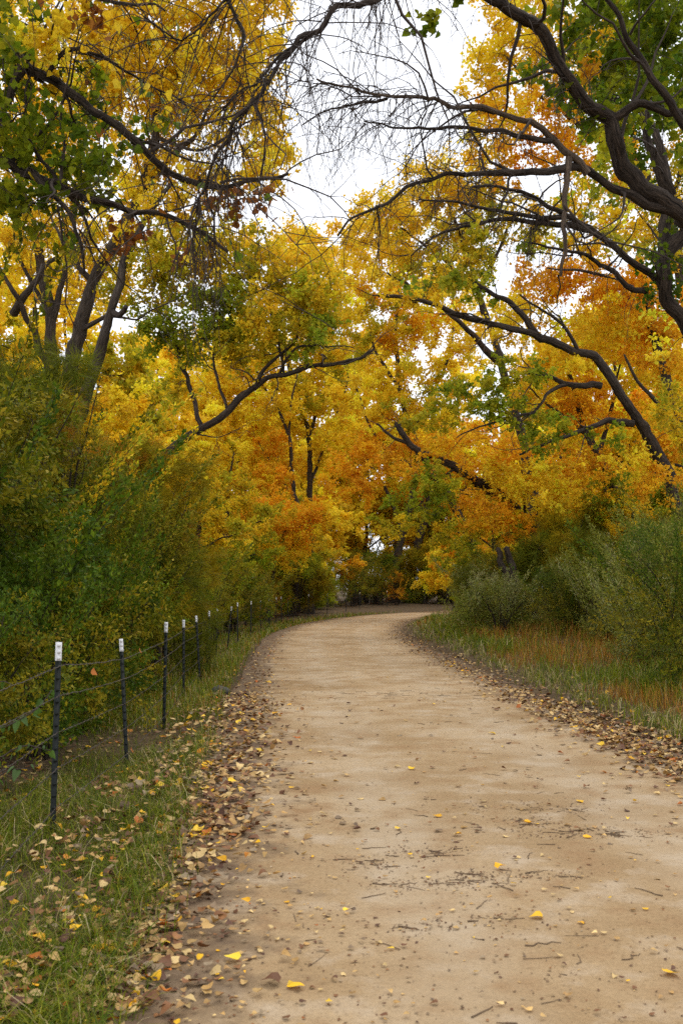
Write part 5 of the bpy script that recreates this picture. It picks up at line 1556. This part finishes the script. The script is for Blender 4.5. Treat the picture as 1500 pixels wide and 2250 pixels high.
# ------------------------------------------------------------------ twigs and chips on the road
rt = np.random.default_rng(700)
M_STICK = mat_bark('stick_bark', (.13, .088, .055), (.27, .195, .125), 4, .001)
LINES = [(740, 1530, 1080, 1527, 26, .5), (1150, 1838, 1440, 1836, 18, .3), (830, 1950, 1080, 1952, 16, .28), (870, 1882, 1010, 1884, 10, .25), (1010, 1938, 1290, 1940, 12, .25), (1050, 1778, 1300, 1785, 12, .22), (890, 2052, 1120, 2030, 7, .22), (1110, 1812, 1200, 1815, 10, .22), (760, 1905, 850, 1906, 8, .25)]
sticks = []
for x0, y0, x1, y1, n, ln in LINES:
    for k in range(n):
        t = rt.uniform()
        px, py = x0 + (x1 - x0) * t + rt.normal(0, 12), y0 + (y1 - y0) * t + rt.normal(0, 5)
        Y = CAM_H * FPX / (py - HOR)
        sticks.append(((px - 750) * Y / FPX, Y, rt.normal(0, .6), ln * rt.uniform(.08, .45), rt.uniform(.0016, .0042)))
for k in range(110):
    s, d = float(inv(1, 2.8, 18)[0]), rt.uniform(-HALF, HALF)
    xx, yy = along(np.array([S0 + s]), np.array([d]))
    sticks.append((xx[0], yy[0], rt.uniform(0, PI), rt.uniform(.03, .16), rt.uniform(.0015, .0035)))
sticks.append((2.5, 15.6, .3, .7, .016))
xs_, ys_ = np.array([q[0] for q in sticks]), np.array([q[1] for q in sticks])
zs_ = surf_z(xs_, ys_)
for i, (a, b, yw, L, r) in enumerate(sticks):
    mb = MB()
    n = 6
    t = np.linspace(-.5, .5, n)
    p = np.c_[t * L, rt.normal(0, (.012 if i % 2 else .07) * L, n), r * .7 + np.abs(rt.normal(0, .02 * L, n)) * .4]
    tube(mb, p, r * np.linspace(1, .55, n), 5)
    o = mb.build('fallen_twig', M_STICK, smooth=True)
    o.location = (a, b, float(zs_[i]) + .001)
    o.rotation_euler = (0, 0, yw)
    px, py = 750 + a / b * FPX, HOR + CAM_H / b * FPX
    j = -1
    k0 = 0
    for li, q in enumerate(LINES):
        if k0 <= i < k0 + q[4]:
            j = li
        k0 += q[4]
    lab = ['dark twig in the far debris line across the road', 'brown twig in the debris line at the right of the road', 'twig in the lower debris line mid-road', 'twig in the short debris heap left of centre', 'twig in the debris trail right of centre', 'twig in the upper right scatter of debris', 'twig in the nearest debris trail', 'twig in the small heap above the right debris line', 'twig in the small debris heap toward the left'][j] if j >= 0 else f"{'short' if L < .09 else 'longer'} {'straight' if i % 2 else 'crooked'} twig alone on the {'left' if px < 700 else 'middle' if px < 1050 else 'right'} of the road, {'in the near foreground' if b < 4.5 else 'in the foreground' if b < 7 else 'farther up'}"
    if i == len(sticks) - 1:
        lab = 'thick grey stick at the right road edge below the grass'
    tag(o, lab, 'twig', 'twigs fallen on the road')
# tiny chips of bark and leaf, beyond counting
n = 5500
s = inv(n, 2.6, 40)
d = rt.uniform(-HALF - .2, HALF + .2, n)
x, y = along(S0 + s, d)
k = noise2(x * 1.0, y * .7, 2.2, 71) + rt.normal(0, .3, n) + .5 * sm((np.abs(d) - 1.2) / .8) > .05
x, y = x[k], y[k]
ex, ey = [], []
for x0, y0, x1, y1, m, ln in LINES:
    t = rt.uniform(-.1, 1.1, m * 16)
    px, py = x0 + (x1 - x0) * t + rt.normal(0, 25, len(t)), y0 + (y1 - y0) * t + rt.normal(0, 9, len(t))
    Y = CAM_H * FPX / (py - HOR)
    ex.append((px - 750) * Y / FPX); ey.append(Y)
x, y = np.concatenate([x] + ex), np.concatenate([y] + ey)
z = surf_z(x, y) + .003
v0 = np.array([(-.5, -.2, 0), (.1, -.35, .08), (.5, .1, .12), (-.1, .3, .16)])
R = rot(rt.normal(0, .2, len(x)), rt.normal(0, .2, len(x)), rt.uniform(0, 6.28, len(x)))
sz = rt.uniform(.004, .02, len(x))
v = np.einsum('nij,kj->nki', R, v0) * sz[:, None, None] + np.stack([x, y, z], -1)[:, None]
f = np.arange(len(x))[:, None, None] * 4 + np.array([[(0, 1, 2), (0, 2, 3)]])
cc = np.concatenate([LC['brown'], LC['grey'], LC['tan'][:1], LC['brown'] * .6])
mb = MB(); mb.add(v.reshape(-1, 3), tri=f.reshape(-1, 3), tcol=np.repeat(cc[rt.integers(0, len(cc), len(x))], 2, 0))
tag(mb.build('debris', M_LITTER), 'fine chips of bark and leaf strewn over the sandy road', 'debris', kind='stuff')

# dark stone at the left edge
mb = MB()
nu, nv2 = 10, 7
th = np.linspace(0, 2 * PI, nu, endpoint=False)
ph = np.linspace(-.25 * PI, .5 * PI, nv2)
TH, PHI = np.meshgrid(th, ph)
v = np.stack([np.cos(TH) * np.cos(PHI) * .14, np.sin(TH) * np.cos(PHI) * .1, np.sin(PHI) * .085], -1).reshape(-1, 3)
v *= (1 + rt.normal(0, .06, (len(v), 1)))
i = np.arange(nv2 - 1)[:, None] * nu; j = np.arange(nu)[None]; j2 = (j + 1) % nu
mb.add(v, quad=np.stack([i + j, i + j2, i + nu + j2, i + nu + j], -1).reshape(-1, 4))
o = mb.build('stone', M_STONE, smooth=True)
o.location = (-1.68, 14.2, .05)
tag(o, 'dark rounded stone among leaves at the left road edge', 'stone')


# ------------------------------------------------------------------ leafy weed climbing the near wires
wd = np.random.default_rng(800)
wb = ground_pt(-2.15, 5.6)
weed = thing('climbing_weed', 'leafy green weed with drooping leaves growing through the near fence wires', 'weed', wb)
mbw = MB(); v0, f0 = LEAF['heart']
v1 = v0.copy(); v1[:, 0] *= .62
mbw.add(v1, tri=f0)
weed_me = mbw.mesh('leaf', M_WEED_O)
wst = [[(-170, 1800, 5.6), (-60, 1640, 5.6), (20, 1590, 5.65), (70, 1565, 5.75), (118, 1520, 5.9)], [(-170, 1800, 5.6), (-60, 1700, 5.5), (10, 1665, 5.5), (60, 1640, 5.5), (105, 1650, 5.55)], [(-170, 1800, 5.6), (-80, 1560, 5.5), (-10, 1500, 5.5), (25, 1505, 5.5)], [(-170, 1800, 5.6), (-60, 1760, 5.3), (10, 1700, 5.2), (60, 1690, 5.2)]]
for w in wst:
    pth = PX(w); pth[0] = wb.copy()
    p = smooth_path(pth, .05, .01, wd)
    mb = MB(); tube(mb, p, np.linspace(.007, .003, len(p)), 5)
    mb.build('stem', M_TWIG, weed, wb, True)
    for k in range(len(p) // 4, len(p), 1):
        if wd.uniform() < .15:
            continue
        o = bpy.data.objects.new('leaf', weed_me); COL.objects.link(o); o.parent = weed
        o.location = p[k] - wb + wd.normal(0, .012, 3)
        o.rotation_euler = (wd.normal(-1.3, .5), wd.normal(0, .4), wd.uniform(0, 6.28))
        o.scale = [wd.uniform(.035, .075)] * 3
        o.color = (*(s2l((76, 104, 40)) * math.exp(wd.normal(0, .2))), 1)

# a few large single leaves on the near boughs
hl = np.random.default_rng(810)
mbl = MB(); mbl.add(v0, tri=f0)
big_me = mbl.mesh('leaf', M_LEAF_O)
for i in range(120):
    q = (l1a, l1b, l1e, l1f)[hl.integers(0, 4)]
    pth = smooth_path(q[2:], .1)
    p = pth[hl.integers(0, len(pth))] + np.array([hl.normal(0, .1), hl.normal(0, .12), -abs(hl.normal(.05, .12))])
    o = bpy.data.objects.new('leaf', big_me); COL.objects.link(o); o.parent = near_left
    o.location = p - lb
    o.rotation_euler = (hl.normal(-1.6, .5), hl.normal(0, .5), hl.uniform(0, 6.28))
    o.scale = [hl.uniform(.055, .09)] * 3
    o.color = (*PAL[('leafgreen', 'leafgreen', 'leafgreen', 'brown', 'gold', 'gold')[hl.integers(0, 6)]][0], 1)
